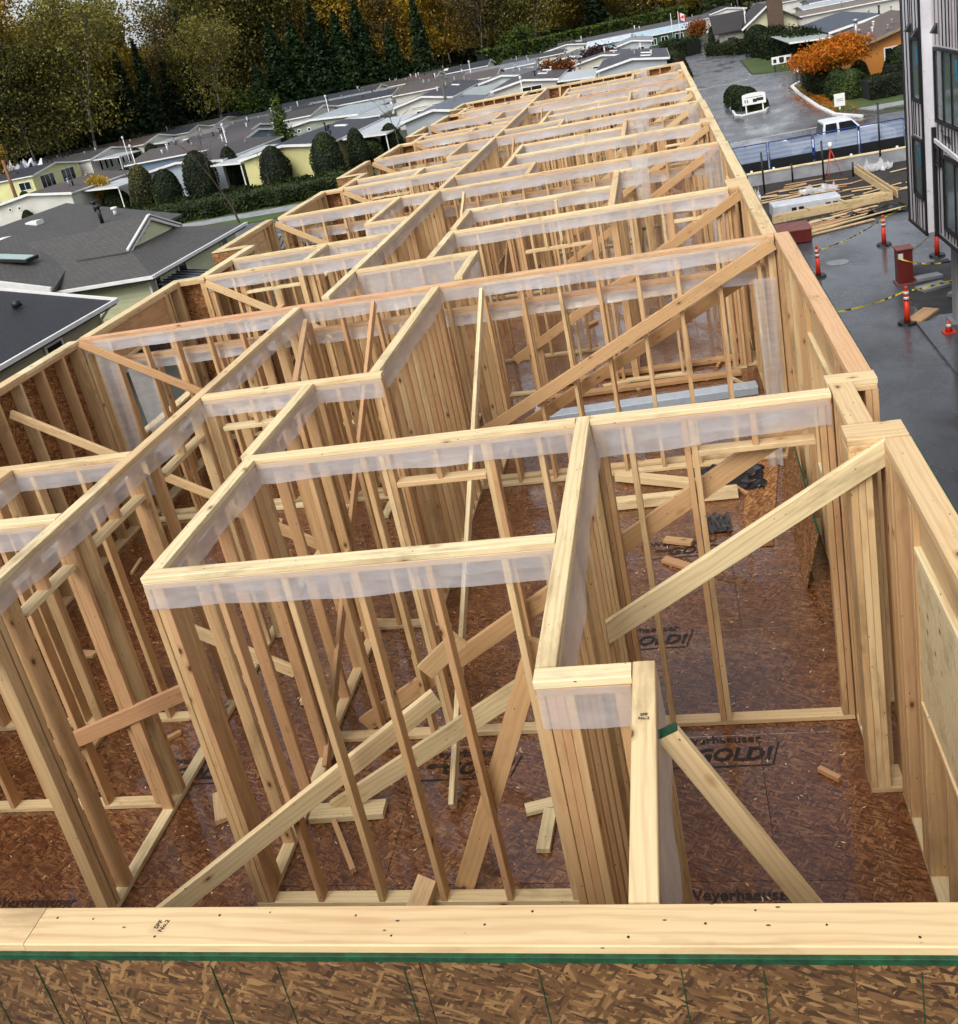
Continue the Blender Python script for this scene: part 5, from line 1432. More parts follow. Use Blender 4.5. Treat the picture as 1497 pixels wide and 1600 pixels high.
battens(XA, YJ + .12, 27.5, .27)
battens(XB, 18.0, YJ - .05, .27)
for i, (X, y0, y1, z0, z1) in enumerate(wins):
    f = board('window', (X - .02, y0 + .05, (z0 + z1) / 2), (X - .02, y1 - .05, (z0 + z1) / 2), z1 - z0 - .1, .02, (0, 0, 1), MT['glass_blue'], wb, .002)
    for s in (y0, y1):
        board('frame', (X - .035, s, z0 - .03), (X - .035, s, z1 + .03), .075, .07, (0, 1, 0), MT['black'], f)
    for s in (z0, z1):
        board('frame', (X - .035, y0, s), (X - .035, y1, s), .075, .066, (0, 0, 1), MT['black'], f)
    n = 2 if y1 - y0 > 1.5 else 0
    for j in range(1, n + 1):
        y = y0 + (y1 - y0) * j / (n + 1)
        board('mullion', (X - .03, y, z0), (X - .03, y, z1), .05, .05, (0, 1, 0), MT['black'], f)
    if i in (0, 1, 2):
        board('sticker', (X - .034, y0 + .18, z1 - .4), (X - .034, y0 + .38, z1 - .4), .45, .004, (0, 0, 1), m_plain('blue_sticker%d' % i, '#2f7fa0', .5, .1), f, .0005)
for y, z in ((26.6, 3.05), (25.95, 2.95), (24.2, 3.1)):
    poly_obj('vent_hood', [(XA - .03, y - .1, z), (XA - .03, y + .1, z), (XA - .16, y + .1, z - .2), (XA - .16, y - .1, z - .2), (XA - .03, y - .1, z - .24), (XA - .03, y + .1, z - .24)], [(0, 1, 2, 3), (0, 3, 4), (1, 5, 2), (3, 2, 5, 4)], MT['black'], wb)
board('flashing', (XB - .05, 25.7, .3), (XB - .05, 22, .0), .1, .05, (0, 0, 1), MT['white'], wb)
board('corner_trim', (XA - .02, YJ, -2.05), (XA - .02, YJ, 8.9), .05, .05, (0, 1, 0), MT['black'], wb)
board('corner_trim', (XA - .01, 27.56, -2.05), (XA - .01, 27.56, 8.9), .03, .03, (0, 1, 0), MT['black'], wb)
board('drip_edge', (XA - .01, YJ, -2.06), (XA - .01, 27.55, -2.06), .08, .06, (0, 0, 1), MT['black'], wb)
board('drip_edge', (XB - .01, 10, -2.1), (XB - .01, YJ, -2.1), .08, .06, (0, 0, 1), MT['black'], wb)
board('downpipe', (XB - .06, 25.62, -2.1), (XB - .06, 25.62, .6), .09, .09, (0, 1, 0), MT['black'], wb)
stamp('Tyvek', .34, (XB - .030, 24.7, .47), wb, 'ink', basis=Matrix(((0, 0, -1, 0), (-1, 0, 0, 0), (0, 1, 0, 0), (0, 0, 0, 1))), offset=.006)
box('column', 7.1, 7.45, 27.0, 27.35, GZ + .12, -2.07, paint('#a9abac'), wb, .01)
box('column_base', 6.98, 7.58, 26.88, 27.5, GZ, GZ + .12, MT['concrete'], wb, .01)
box('column', 7.1, 7.45, 22.0, 22.35, GZ, -2.07, paint('#a9abac'), wb, .01)

# ------------------------------------------------------------------ site on the right
sheet('bare_earth', [(2.6, 41.2), (14, 42.5), (16, 53.8), (2.6, 53.2)], GZ + .006, MT['earth'])
sheet('gravel_strip', [(6.5, 28.2), (8.6, 28.0), (8.6, 33.5), (7.3, 33.2), (6.6, 30.2)], GZ + .01, MT['gravel'])
sheet('concrete_apron', [(6.15, 20), (8.5, 20), (8.5, 27.6), (6.2, 27.5)], GZ, MT['yard'], .07)
# two apron slabs in front of the garage
fwall = empty('foundation_wall', (7.5, 50.8, GZ)); tag(fwall, 'low grey concrete foundation wall with timber sill', 'wall', None, 'thing')
board('concrete', (3.0, 50.9, GZ + .3), (13.5, 51.4, GZ + .3), .6, .25, (0, 0, 1), MT['concrete'], fwall, .01)
board('sill_plank', (2.8, 50.86, GZ + .635), (13.6, 51.4, GZ + .635), .28, .06, (0, 1, 0), MT['plate'], fwall)
def plank(label, p0, p1, w=.14, t=.04, mat='plate', name='plank', group=None):
    o = board(name, p0, p1, w, t, (0, 0, 1) if abs((Vector(p1) - Vector(p0)).normalized().z) < .9 and w < t else (-(p1[1] - p0[1]), p1[0] - p0[0], 0), MT[mat])
    tag(o, label, 'plank', group)
    return o
form = empty('formwork', (6.5, 42.7, GZ)); tag(form, 'new timber formwork boards around the dug-out plot', 'formwork')
board('form_board', (4.0, 42.1, GZ + .17), (9.0, 43.2, GZ + .17), .32, .04, (0, 0, 1), MT['plate'], form)
board('form_board', (4.0, 42.35, GZ + .17), (8.9, 43.42, GZ + .17), .32, .04, (0, 0, 1), MT['plate'], form)
board('form_board', (9.02, 43.3, GZ + .17), (8.75, 50.4, GZ + .17), .32, .04, (0, 0, 1), MT['plate'], form)
board('form_board', (9.22, 43.3, GZ + .19), (8.95, 50.4, GZ + .19), .34, .04, (0, 0, 1), MT['plate'], form)
for t in (.1, .5, .88):
    board('stake', (4.0 + 5 * t, 42.02 + 1.1 * t, GZ), (4.0 + 5 * t, 42.02 + 1.1 * t, GZ + .42), .05, .04, (1, 0, 0), MT['plate'], form)
for t in (.3, .6):
    board('tie', (4.0 + 5 * t, 42.0 + 1.1 * t, GZ + .37), (4.0 + 5 * t - .1, 42.5 + 1.1 * t, GZ + .37), .06, .04, (1, 0, 0), MT['plate'], form)
wl = empty('wrapped_lumber', (5.1, 43.0, GZ)); tag(wl, 'white plastic wrapped bundle of lumber with black print', 'bundle')
box('wrap', 4.1, 6.9, 43.1, 44.1, GZ + .05, GZ + .55, m_plain('white_wrap', '#cfd2d6', .35, .12, 3), wl, .05, .06)
for x in (4.9, 5.2, 6.3, 6.6):
    box('printed_mark', x, x + .2, 43.05, 43.085, GZ + .12, GZ + .36, MT['ink'], wl, 0, .06)
lr = random.Random(9)
for i in range(16):
    x0 = 4.3 + lr.uniform(-.3, .5); x1 = x0 + lr.uniform(2.6, 4.4)
    y0 = 38.9 + i * .11; sl = lr.uniform(.5, .85)
    plank('loose long board in the heap beside the formwork', (x0, y0, GZ + .04 + .03 * (i % 4)), (x1, y0 + (x1 - x0) * sl * .7, GZ + .05 + .03 * (i % 4)), lr.choice([.09, .14, .19]), .04, lr.choice(['plate', 'cedar', 'plate']), 'loose_board', 'boards in the heap')
for i in range(26):
    a = lr.uniform(-.4, .5); x0 = lr.uniform(3.6, 8.2); y0 = lr.uniform(44.4, 49.8); ln = lr.uniform(.6, 2.6)
    plank('scrap board lying on the dark earth of the plot', (x0, y0, GZ + .05), (x0 + ln * math.cos(a), y0 + ln * math.sin(a), GZ + .06), lr.choice([.09, .06, .14]), .03, lr.choice(['plate', 'cedar', 'lumber']), 'scrap_board', 'scrap boards in the plot')
for i in range(12):
    a = lr.uniform(0, 3); x0 = lr.uniform(9.6, 11.6); y0 = lr.uniform(44.5, 49.5)
    plank('scrap offcut on the earth beside the wrapped building', (x0, y0, GZ + .05), (x0 + .8 * math.cos(a), y0 + .8 * math.sin(a), GZ + .08), .1, .03, lr.choice(['plate', 'cedar']), 'scrap_board', 'offcuts by the wrapped building')
def crumpled(name, c, w, d, h, mat, label, cat, seed):
    g = np.random.default_rng(seed); nx = 14
    V = []
    for j in range(nx):
        for i in range(nx):
            V.append((c[0] + (i / (nx - 1) - .5) * w + g.normal(0, w * .02), c[1] + (j / (nx - 1) - .5) * d + g.normal(0, d * .02), c[2] + abs(g.normal(0, h)) + .01))
    F = [(j * nx + i, j * nx + i + 1, (j + 1) * nx + i + 1, (j + 1) * nx + i) for j in range(nx - 1) for i in range(nx - 1)]
    o = poly_obj(name, V, F, mat); tag(o, label, cat)
crumpled('plastic_sheet', (6.6, 47.2, GZ), 1.6, 1.0, .12, MT['poly'], 'crumpled clear plastic on the plot earth', 'plastic', 4)
crumpled('plastic_sheet', (3.6, 47.6, GZ), .9, 1.4, .2, MT['poly'], 'crumpled plastic beside the black steel stake', 'plastic', 5)
crumpled('plastic_sheet', (9.8, 50.0, GZ), 1.2, 1.2, .2, MT['poly'], 'crumpled plastic near the tall black pole', 'plastic', 6)
crumpled('tarpaulin', (7.2, 41.2, GZ), 4.0, .9, .12, MT['black'], 'black plastic sheet along the formwork', 'tarpaulin', 7)
crumpled('tarpaulin', (-97, 138, GZ + 3), 6, 5, .8, paint('#d5d6dc'), 'white tarpaulin heap at far left by the wood', 'tarpaulin', 8)
for i, (x, y, h) in enumerate(((4.35, 48.6, 2.0), (10.05, 50.5, 3.1), (8.55, 49.3, .7), (5.9, 50.4, .9), (7.25, 49.6, 1.9))):
    o = tubes('steel_stake', [((x, y, GZ), (x, y, GZ + h), .045, .045)], MT['black'], None, 6)
    tag(o, ['black steel stake near the framed building', 'tall black pole near the wrapped building', 'short black post at the formwork corner', 'short grey stake by the foundation wall', 'thin black pole beside the surveying tripod'][i], 'stake')
tp = empty('survey_tripod', (7.7, 50.0, GZ)); tag(tp, 'orange surveying tripod with white instrument', 'tripod')
for a in (0, 2.1, 4.2):
    tubes('leg', [((7.7 + .45 * math.cos(a), 50 + .45 * math.sin(a), GZ), (7.7, 50, GZ + 1.4), .016, .014)], MT['orange'], tp)
tubes('instrument', [((7.7, 50, GZ + 1.4), (7.7, 50, GZ + 1.7), .1, .09)], MT['white'], tp, 8)
for i, (x, y) in enumerate(((4.1, 51.9), (5.2, 51.9), (9.0, 52.1), (11.2, 52.2))):
    tag(tubes('white_pipe', [((x, y, GZ), (x, y, GZ + .6), .06, .06)], MT['white'], None, 8), 'short white plastic pipe standing behind the foundation wall', 'pipe', 'white pipe stubs')

# blue temporary fence with fabric
k = NT('fence_fabric')
v, r = k.coords()
wv = k.n('ShaderNodeTexWave', {'Vector': v, 'Scale': 1.4, 'Distortion': .6}, wave_type='BANDS', bands_direction='Z').outputs['Fac']
fc_ = k.mix(wv, lin('#9fabbb'), lin('#6f83a8'))
fc_ = k.mix(k.noise(v, 1.2, 3.0), fc_, lin('#8894a8'))
tr = k.n('ShaderNodeBsdfTransparent'); df = k.n('ShaderNodeBsdfDiffuse', {'Color': fc_})
k.t.links.new(k.n('ShaderNodeMixShader', {0: .8, 1: tr.outputs[0], 2: df.outputs[0]}).outputs[0], k.out.inputs['Surface'])
MT['fabric'] = k.m
MT['blue'] = m_plain('blue_tube', '#1d3f8f', .4, .1, 4)
p, q = Vector((2.9, 52.7, GZ)), Vector((16.4, 53.5, GZ))
npan = 6
for i in range(npan):
    a = p + (q - p) * (i / npan) + Vector((0, .0, 0)); b = p + (q - p) * ((i + 1) / npan - .01)
    f = empty('fence_panel', (a + b) / 2)
    tag(f, 'blue temporary fence panel with pale fabric, %s from the framed building' % ['first', 'second', 'third', 'fourth', 'fifth', 'sixth'][i], 'fence', 'temporary fence panels')
    up = Vector((0, 0, 1))
    h = 1.75
    tubes('frame', [(a, a + up * h, .035, .035), (b, b + up * h, .035, .035), (a + up * h, b + up * h, .03, .03), (a + up * .15, b + up * .15, .03, .03), (a + (b - a) * .5 + up * .15, a + (b - a) * .5 + up * h, .02, .02)], MT['blue'], f)
    nx = 12
    Vv = []
    for j in range(5):
        for i2 in range(nx + 1):
            pt = a + (b - a) * (i2 / nx) + up * (.2 + (h - .28) * j / 4)
            Vv.append((pt.x, pt.y - .05 + .04 * math.sin(i2 * 1.1 + j), pt.z))
    poly_obj('fabric', Vv, [(j * (nx + 1) + i2, j * (nx + 1) + i2 + 1, (j + 1) * (nx + 1) + i2 + 1, (j + 1) * (nx + 1) + i2) for j in range(4) for i2 in range(nx)], MT['fabric'], f, True)
    board('silt_skirt', a + Vector((0, -.12, .45)), b + Vector((0, -.12, .45)), .85, .03, (0, 0, 1), MT['black'], f)

# delineators, cone, tape, box
def delineator(x, y, h, label):
    root = empty('delineator_post', (x, y, GZ)); tag(root, label, 'delineator')
    tubes('post', [((x, y, GZ + .06), (x, y, GZ + h * .62), .085, .07), ((x, y, GZ + h * .62), (x, y, GZ + h * .9), .07, .06), ((x, y, GZ + h * .9), (x, y, GZ + h), .035, .045)], MT['orange'], root, 10)
    for t in (.66, .8):
        tubes('band', [((x, y, GZ + h * t), (x, y, GZ + h * (t + .07)), .074, .072)], MT['white'], root, 10)
    tubes('base', [((x, y, GZ + .003), (x, y, GZ + .07), .27, .24)], MT['black'], root, 10, False)
delineator(7.2, 36.3, 1.1, 'orange delineator post before the heap of boards')
delineator(6.0, 27.7, 1.1, 'orange delineator post reflected in the wet pavement')
delineator(4.5, 33.5, 1.1, 'orange delineator post close to the framed building')
delineator(8.4, 34.0, 1.1, 'orange delineator post beside the wrapped building corner')
cn = empty('traffic_cone', (6.75, 26.4, GZ)); tag(cn, 'small orange traffic cone at the column foot', 'cone')
tubes('cone', [((6.75, 26.4, GZ + .1), (6.75, 26.4, GZ + .42), .1, .03)], MT['orange'], cn, 12)
tubes('band', [((6.75, 26.4, GZ + .24), (6.75, 26.4, GZ + .32), .078, .058)], MT['white'], cn, 12)
box('base', 6.6, 6.9, 26.25, 26.55, GZ + .072, GZ + .11, MT['orange'], cn)
rbx = empty('red_cabinet', (6.8, 31.5, GZ)); tag(rbx, 'dark red metal cabinet standing on the wet pavement', 'cabinet')
box('body', 6.58, 7.02, 31.3, 31.75, GZ + .04, GZ + 1.12, MT['red_steel'], rbx, .01)
box('lid', 6.54, 7.06, 31.26, 31.79, GZ + 1.12, GZ + 1.17, MT['red_face'], rbx, .01)
box('foot', 6.52, 7.1, 31.24, 31.82, GZ + .004, GZ + .04, MT['red_face'], rbx)
box('label_plate', 6.6, 6.74, 31.285, 31.299, GZ + .85, GZ + 1.02, MT['white'], rbx)
rbm = empty('red_steel_box', (4.5, 39.3, GZ)); tag(rbm, 'faded red steel box beside the framed building', 'box')
box('body', 3.6, 5.0, 38.2, 39.6, GZ + .03, GZ + .52, MT['red_steel'], rbm, .02)
box('lid', 3.57, 5.03, 38.17, 39.63, GZ + .52, GZ + .56, MT['red_face'], rbm, .01)
k = NT('caution_tape')
v, r = k.coords(False)
wv = k.n('ShaderNodeTexNoise', {'Vector': v, 'Scale': 7.0, 'Detail': 0.0}).outputs['Fac']
k.bsdf(Base_Color=k.mix(k.ramp(wv, [(.55, (0, 0, 0)), (.58, (1, 1, 1))]), lin('#d4c21f'), lin('#1d1c12')), Roughness=.4)
def tape(p0, p1, sag, label):
    p0, p1 = Vector(p0), Vector(p1)
    n = 24; Vv = []
    for i in range(n + 1):
        t = i / n
        c = p0.lerp(p1, t) - Vector((0, 0, sag * 4 * t * (1 - t)))
        tw = math.sin(i * .9) * .5
        o = Vector((0, .022 * tw, .022 * math.cos(tw)))
        Vv += [c - o, c + o]
    tag(poly_obj('caution_tape', Vv, [(2 * i, 2 * i + 2, 2 * i + 3, 2 * i + 1) for i in range(n)], k.m), label, 'tape')
tape((4.5, 33.4, GZ + .95), (7.2, 36.2, GZ + 1.0), .12, 'yellow caution tape between the two nearest delineators')
tape((7.2, 36.3, GZ + 1.0), (9.4, 38.6, GZ + 1.25), .06, 'yellow caution tape running to the wrapped building')
tape((7.02, 31.5, GZ + 1.0), (8.4, 34.0, GZ + 1.0), .08, 'yellow caution tape behind the red cabinet')
tape((6.58, 31.28, GZ + .9), (8.3, 30.6, GZ + .85), .2, 'yellow caution tape from red cabinet to the garage')
tape((1.9, 30.2, GZ + .35), (6.0, 27.75, GZ + .95), .45, 'yellow caution tape drooping over the wet pavement')
tape((6.0, 27.75, GZ + .95), (7.3, 27.0, GZ + 1.4), .05, 'yellow caution tape from delineator to column')
mh = tubes('manhole_cover', [((5.35, 34.9, GZ + .002), (5.35, 34.9, GZ + .012), .38, .38)], MT['concrete'], None, 20, False)
tag(mh, 'round grey manhole cover in the wet pavement', 'manhole')
for i, (x, y, a, w, l) in enumerate(((6.5, 28.1, .9, .45, 1.1), (7.4, 30.6, .4, .5, .9), (7.5, 31.6, .2, .4, .8), (7.9, 29.7, .8, .35, .7))):
    o = box('paving_slab', x - l / 2, x + l / 2, y - w / 2, y + w / 2, GZ + .012, GZ + .09 + .01 * i, MT['concrete'] if i else MT['lumber'], None, .005, a)
    tag(o, ['pale timber block on the gravel beside the column', 'grey slab lying on the gravel, largest', 'grey slab tilted by the red cabinet', 'small grey slab near the garage'][i], 'slab')

# ------------------------------------------------------------------ vehicles
def car(name, x, y, rz, label, col, kind='sedan', cat='car'):
    root = empty(name, (x, y, GZ), rz)
    mw = root.matrix_basis.copy(); WM[root.name] = mw
    tag(root, label, cat)
    body = m_plain('paint_' + name + col[1:], col, .22, .04, 1)
    if kind == 'pickup':
        prof = [(-2.75, .5), (-2.78, .95), (-2.7, 1.12), (-.95, 1.12), (1.15, 1.12), (2.45, 1.05), (2.75, .9), (2.78, .45), (-2.75, .45)]
        cab = [(-.98, 1.10), (-.85, 1.86), (.55, 1.88), (1.25, 1.10)]
        W = .98; wx = (-1.75, 1.75); wr = .40
    else:
        prof = [(-2.2, .4), (-2.25, .85), (-1.6, 1.0), (.9, .95), (1.9, .8), (2.25, .62), (2.25, .35), (-2.2, .32)]
        cab = [(-1.75, .95), (-1.05, 1.45), (.2, 1.47), (1.15, .93)]
        W = .88; wx = (-1.35, 1.4); wr = .32
    def ext(pr, w0, w1, nm, mat, par, yin=0.0):
        n = len(pr); Vv = []
        zmin = min(z for _, z in pr); zmax = max(z for _, z in pr)
        for s in (-1, 1):
            for px, pz in pr:
                f = (pz - zmin) / max(zmax - zmin, .01)
                Vv.append((px, s * (w0 + (w1 - w0) * f), pz))
        F = [tuple(range(n)), tuple(range(2 * n - 1, n - 1, -1))] + [(i, i + n, (i + 1) % n + n, (i + 1) % n) for i in range(n)]
        o = link(nm, mesh_of(nm, Vv, F), mat, par, mw)
        bm_ = o.modifiers.new('bevel', 'BEVEL'); bm_.width = .05; bm_.segments = 2; bm_.limit_method = 'ANGLE'
        return o
    b = ext(prof, W, W * .96, 'body', body, root)
    ext(cab, W * .94, W * .76, 'cab', body, root)
    # side glass
    zlo, zhi = cab[0][1] + .08, cab[1][1] - .10
    def sx(z, i, j): return cab[i][0] + (cab[j][0] - cab[i][0]) * (z - cab[i][1]) / (cab[j][1] - cab[i][1])
    for s in (-1, 1):
        mid = (cab[1][0] + cab[2][0]) / 2
        for a0, a1 in ((None, mid - .06), (mid + .06, None)):
            xl0 = sx(zlo, 0, 1) + .12 if a0 is None else a0; xh0 = sx(zhi, 0, 1) + .1 if a0 is None else a0
            xl1 = sx(zlo, 3, 2) - .14 if a1 is None else a1; xh1 = sx(zhi, 3, 2) - .1 if a1 is None else a1
            yl, yh = s * (W * .94 - .008 * 0 + .006), s * (W * .765 + .035)
            link('side_window', mesh_of('side_window', [(xl0, yl, zlo), (xl1, yl, zlo), (xh1, yh, zhi), (xh0, yh, zhi)], [(0, 1, 2, 3)]), MT['glass'], root, mw)
    for (i, j, d, nm) in ((3, 2, 1, 'windscreen'), (0, 1, -1, 'rear_window')):
        xa, xb = sx(zlo, i, j) + .015 * d, sx(zhi, i, j) + .015 * d
        link(nm, mesh_of(nm, [(xa, -W * .8, zlo), (xa, W * .8, zlo), (xb, W * .68, zhi), (xb, -W * .68, zhi)], [(0, 1, 2, 3)]), MT['glass'], root, mw)
    for px in wx:
        for s in (-1, 1):
            V_, F_ = tube_data([((px, s * (W - .16), wr), (px, s * (W + .03), wr), wr, wr)], 16)
            wq = link('wheel', mesh_of('wheel', V_, F_), MT['black'], root, mw)
            V_, F_ = tube_data([((px, s * (W + .02), wr), (px, s * (W + .045), wr), wr * .62, wr * .55)], 12)
            link('rim', mesh_of('rim', V_, F_), MT['chrome'], wq, mw)
    xf = max(p_[0] for p_ in prof)
    for s in (-1, 1):
        V_ = [(xf - .02, s * .5, .68), (xf - .02, s * .82, .68), (xf + .02, s * .82, .82), (xf + .02, s * .5, .82), (xf - .2, s * .5, .7), (xf - .2, s * .82, .7)]
        link('headlight', mesh_of('headlight', V_, [(0, 1, 2, 3), (0, 3, 4), (1, 5, 2)]), MT['chrome'], root, mw)
    if kind == 'pickup':
        link('bed_liner', mesh_of('bed_liner', [(-2.6, -.8, 1.135), (-1.0, -.8, 1.135), (-1.0, .8, 1.135), (-2.6, .8, 1.135)], [(0, 1, 2, 3)]), MT['black'], root, mw)
    return root
car('pickup_truck', 9.1, 56.2, .05, 'white crew cab pickup truck behind the blue fence', '#d8dbde', 'pickup', 'truck')
car('parked_car', 15.3, 57.0, .05, 'dark car mostly hidden by the wrapped building', '#2c3440')
car('parked_car', 14.2, 139.8, .25, 'black car parked by the clubhouse lawn', '#15171b')

# ------------------------------------------------------------------ signs, poles
def sign(name, x, y, w, h, z, label, marks, rz=0.0, posts=2):
    root = empty(name, (x, y, GZ)); tag(root, label, 'sign')
    pb = board('panel', (x - w / 2, y, GZ + z), (x + w / 2, y, GZ + z), h, .06, (0, 0, 1), MT['white'], root, .01)
    for s in ((-1, 1) if posts == 2 else (0,)):
        board('post', (x + s * w * .36, y + .05, GZ), (x + s * w * .36, y + .05, GZ + z), .1, .06, (1, 0, 0), MT['white'] if posts == 2 and w < 1.9 or posts == 1 else MT['black'], root)
    for u0, u1, v0, v1 in marks:
        board('printed_mark', (x + w * (u0 - .5), y - .035, GZ + z + h * ((v0 + v1) / 2 - .5)), (x + w * (u1 - .5), y - .035, GZ + z + h * ((v0 + v1) / 2 - .5)), h * (v1 - v0), .006, (0, 0, 1), MT['ink'], pb, .0005)
s1 = sign('entrance_sign', 7.0, 79.9, 1.75, .75, .95, 'white entrance sign board with dark picture on the road island', [(.1, .14, .25, .55), (.2, .24, .25, .55), (.45, .62, .22, .55), (.62, .9, .3, .6), (.15, .85, .72, .76)])
V_ = [(7.0 + .875 * math.cos(t), 79.9 - .03, GZ + 1.32 + .14 * math.sin(t)) for t in np.linspace(0, math.pi, 12)] + [(7.0 + .875 * math.cos(t), 79.9 + .03, GZ + 1.32 + .14 * math.sin(t)) for t in np.linspace(0, math.pi, 12)]
o = poly_obj('arched_panel_top', V_, [tuple(range(12)), tuple(range(23, 11, -1))] + [(i, i + 12, i + 13, i + 1) for i in range(11)], MT['white'])
o.parent = [c for c in bpy.data.objects if c.name.startswith('entrance_sign')][0]
o.matrix_basis = WM[o.parent.name].inverted() if o.parent.name in WM else o.parent.matrix_basis.inverted()
sign('lawn_sign', 12.55, 108.3, 1.95, .75, 1.15, 'white sign with dark symbols on the small lawn', [(.08, .24, .2, .7), (.38, .62, .2, .85), (.74, .92, .2, .7), (.42, .58, .1, .2)])
sign('notice_sign', 11.95, 72.3, .7, .85, .75, 'small white notice sign on a single post by the sidewalk', [(.2, .8, .55, .58), (.2, .8, .42, .45)], posts=1)
ss = empty('stop_sign', (12.0, 93.4, GZ)); tag(ss, 'red octagonal stop sign beside the orange tree', 'sign')
tubes('post', [((12.0, 93.5, GZ), (12.0, 93.5, GZ + 1.8), .04, .04)], MT['black'], ss)
oc = [(12.0 + .42 * math.cos(math.radians(22.5 + 45 * i)), 93.44, GZ + 1.9 + .42 * math.sin(math.radians(22.5 + 45 * i))) for i in range(8)]
poly_obj('plate', [(a, b - .02, c) for a, b, c in oc] + oc, [tuple(range(7, -1, -1)), tuple(range(8, 16))] + [(i, i + 8, (i + 1) % 8 + 8, (i + 1) % 8) for i in range(8)], m_plain('stop_red', '#a01d24', .5, .05), ss)
stamp('STOP', .26, (12.0, 93.41, GZ + 1.9), ss, 'white', basis=Matrix(((1, 0, 0, 0), (0, 0, -1, 0), (0, 1, 0, 0), (0, 0, 0, 1))), offset=.008)
board('plate_below', (11.8, 93.42, GZ + 1.2), (12.2, 93.42, GZ + 1.2), .35, .03, (0, 0, 1), MT['white'], ss)
def pole(name, x, y, h, r, mat, label, cat='pole', lamp=False):
    root = empty(name, (x, y, GZ)); tag(root, label, cat)
    tubes('shaft', [((x, y, GZ), (x, y, GZ + h), r, r * .75)], MT[mat], root, 8)
    if lamp:
        tubes('lamp_head', [((x, y, GZ + h), (x, y, GZ + h + .25), .08, .18), ((x, y, GZ + h + .25), (x, y, GZ + h + .4), .2, .08)], MT['white'], root, 10)
    return root
u1 = pole('utility_pole', -70.2, 97.8, 6.8, .22, 'pole', 'brown wooden utility pole at the left picture edge')
u2 = pole('utility_pole', -25.4, 121.1, 5.6, .22, 'pole_grey', 'grey-green wooden utility pole among the carports')
tubes('crossbar', [((-26.2, 121.0, GZ + 5.2), (-24.6, 121.0, GZ + 5.2), .06, .06)], MT['pole_grey'], u2)
for i, (x, y, h) in enumerate(((13.0, 150.5, 5.2), (-50.0, 110.5, 5.2), (-60.5, 107.5, 5.0), (-47.5, 142.5, 5.0), (-14.5, 110.2, 4.0), (-79.0, 139, 5.0), (-30.5, 170, 5.0))):
    pole('lamp_post', x, y, h, .07, 'white', ['white lamp post in front of the clubhouse', 'white lamp post beside the slate blue home', 'white lamp post amid the long brown roofs', 'white lamp post behind the sage green home', 'white lamp post left of the beige home', 'white lamp post by the awnings at left', 'white lamp post below the golden wood'][i], 'lamp', True)
fp = pole('flagpole', 4.9, 186, 6.2, .05, 'white', 'white flagpole with red and white maple leaf flag')
V_, F_, = [], []
for i in range(9):
    for j in (0, 1):
        V_.append((4.95 + i * .16, 186 + .12 * math.sin(i * .9), GZ + 4.8 + j * 1.2 - i * .09))
for nm, i0, i1, m in (('flag_stripe', 0, 2, '#c4202c'), ('flag_field', 2, 6, '#e8e6e4'), ('flag_stripe', 6, 8, '#c4202c')):
    poly_obj(nm, V_, [(2 * i, 2 * i + 2, 2 * i + 3, 2 * i + 1) for i in range(i0, i1)], paint(m, .6), fp)
lf = [(0, .42), (.1, .25), (.2, .3), (.17, .1), (.33, .16), (.3, .05), (.38, .0), (.2, -.15), (.22, -.22), (.03, -.19), (.03, -.4)]
lf = lf + [(-a, b) for a, b in reversed(lf[1:])]
poly_obj('flag_leaf', [(5.59 + a * .8, 185.86, GZ + 5.04 + b * .8) for a, b in lf], [tuple(range(len(lf)))], paint('#c4202c', .6), fp)
pole('flagpole', 3.7, 190, 6.0, .05, 'white', 'bare white pole left of the flagpole')
# ------------------------------------------------------------------ braces and loose things in the framing
def brace(label, p0, p1, w=.089, t=.038, side=None, mat='lumber', group=None, name='brace_board'):
    d = Vector(p1) - Vector(p0)
    if side is None:
        side = (0, 0, 1)
    o = board(name, p0, p1, w, t, side, MT[mat])
    tag(o, label, 'brace', group)
    return o
brace('long diagonal brace from the right post down across the near room', (0.985, 5.027, 2.41), (-2.83, 5.027, 0.03), .135, mat='plate')
brace('diagonal brace behind the cross wall, under the rough header', (0.66, 5.86, 2.28), (-2.84, 5.86, 0.06), .135)
brace('diagonal brace across the front of the central stud wall', (-4.66, 2.90, 0.02), (-1.80, 4.776, 1.136), .135, mat='plate')
brace('steep leaning board behind the central stud wall', (-1.77, 4.36, 0.03), (-1.00, 4.36, 1.80), .12)
brace('short diagonal stub nailed low in the central room', (-2.05, 5.35, .9), (-1.75, 5.35, 1.15), .135)
brace('long slender prop rising from the central room floor to the first party wall', (-1.97, 5.0, 0.04), (-2.06, 9.72, 2.37), .038, .089, (1, 0, 0), 'plate')
brace('second slender prop rising beside the closet to the party wall', (-3.03, 5.42, 0.04), (-3.25, 9.72, 2.41), .038, .089, (1, 0, 0))
brace('wide diagonal brace in front of the first party wall, right side', (0.91, 9.79, 2.40), (-2.50, 9.79, 0.66), .135)
brace('diagonal brace behind the first party wall, right side', (0.80, 10.2, 2.07), (-2.3, 10.2, 0.40), .135, mat='cedar')
brace('diagonal brace in the upper left room below the first party wall', (-6.87, 9.77, 2.44), (-4.24, 9.77, 0.85), .09)
brace('diagonal brace at the left picture edge against the outer wall', (-6.88, 8.3, 2.18), (-4.3, 8.3, 0.62), .09)
brace('diagonal green-ended prop from the stamped plate to the floor', (-0.262, 2.9, 2.415), (0.955, 2.9, 0.03), .089, .038, (0, 0, 1), 'plate')
o = board('end_paint', (-0.2626, 2.9, 2.4162), (-0.2580, 2.9, 2.4072), .0896, .0388, (0, 0, 1), MT['green'], bpy.data.objects[[x.name for x in bpy.data.objects if x.get('label', '').startswith('diagonal green-ended')][0]])
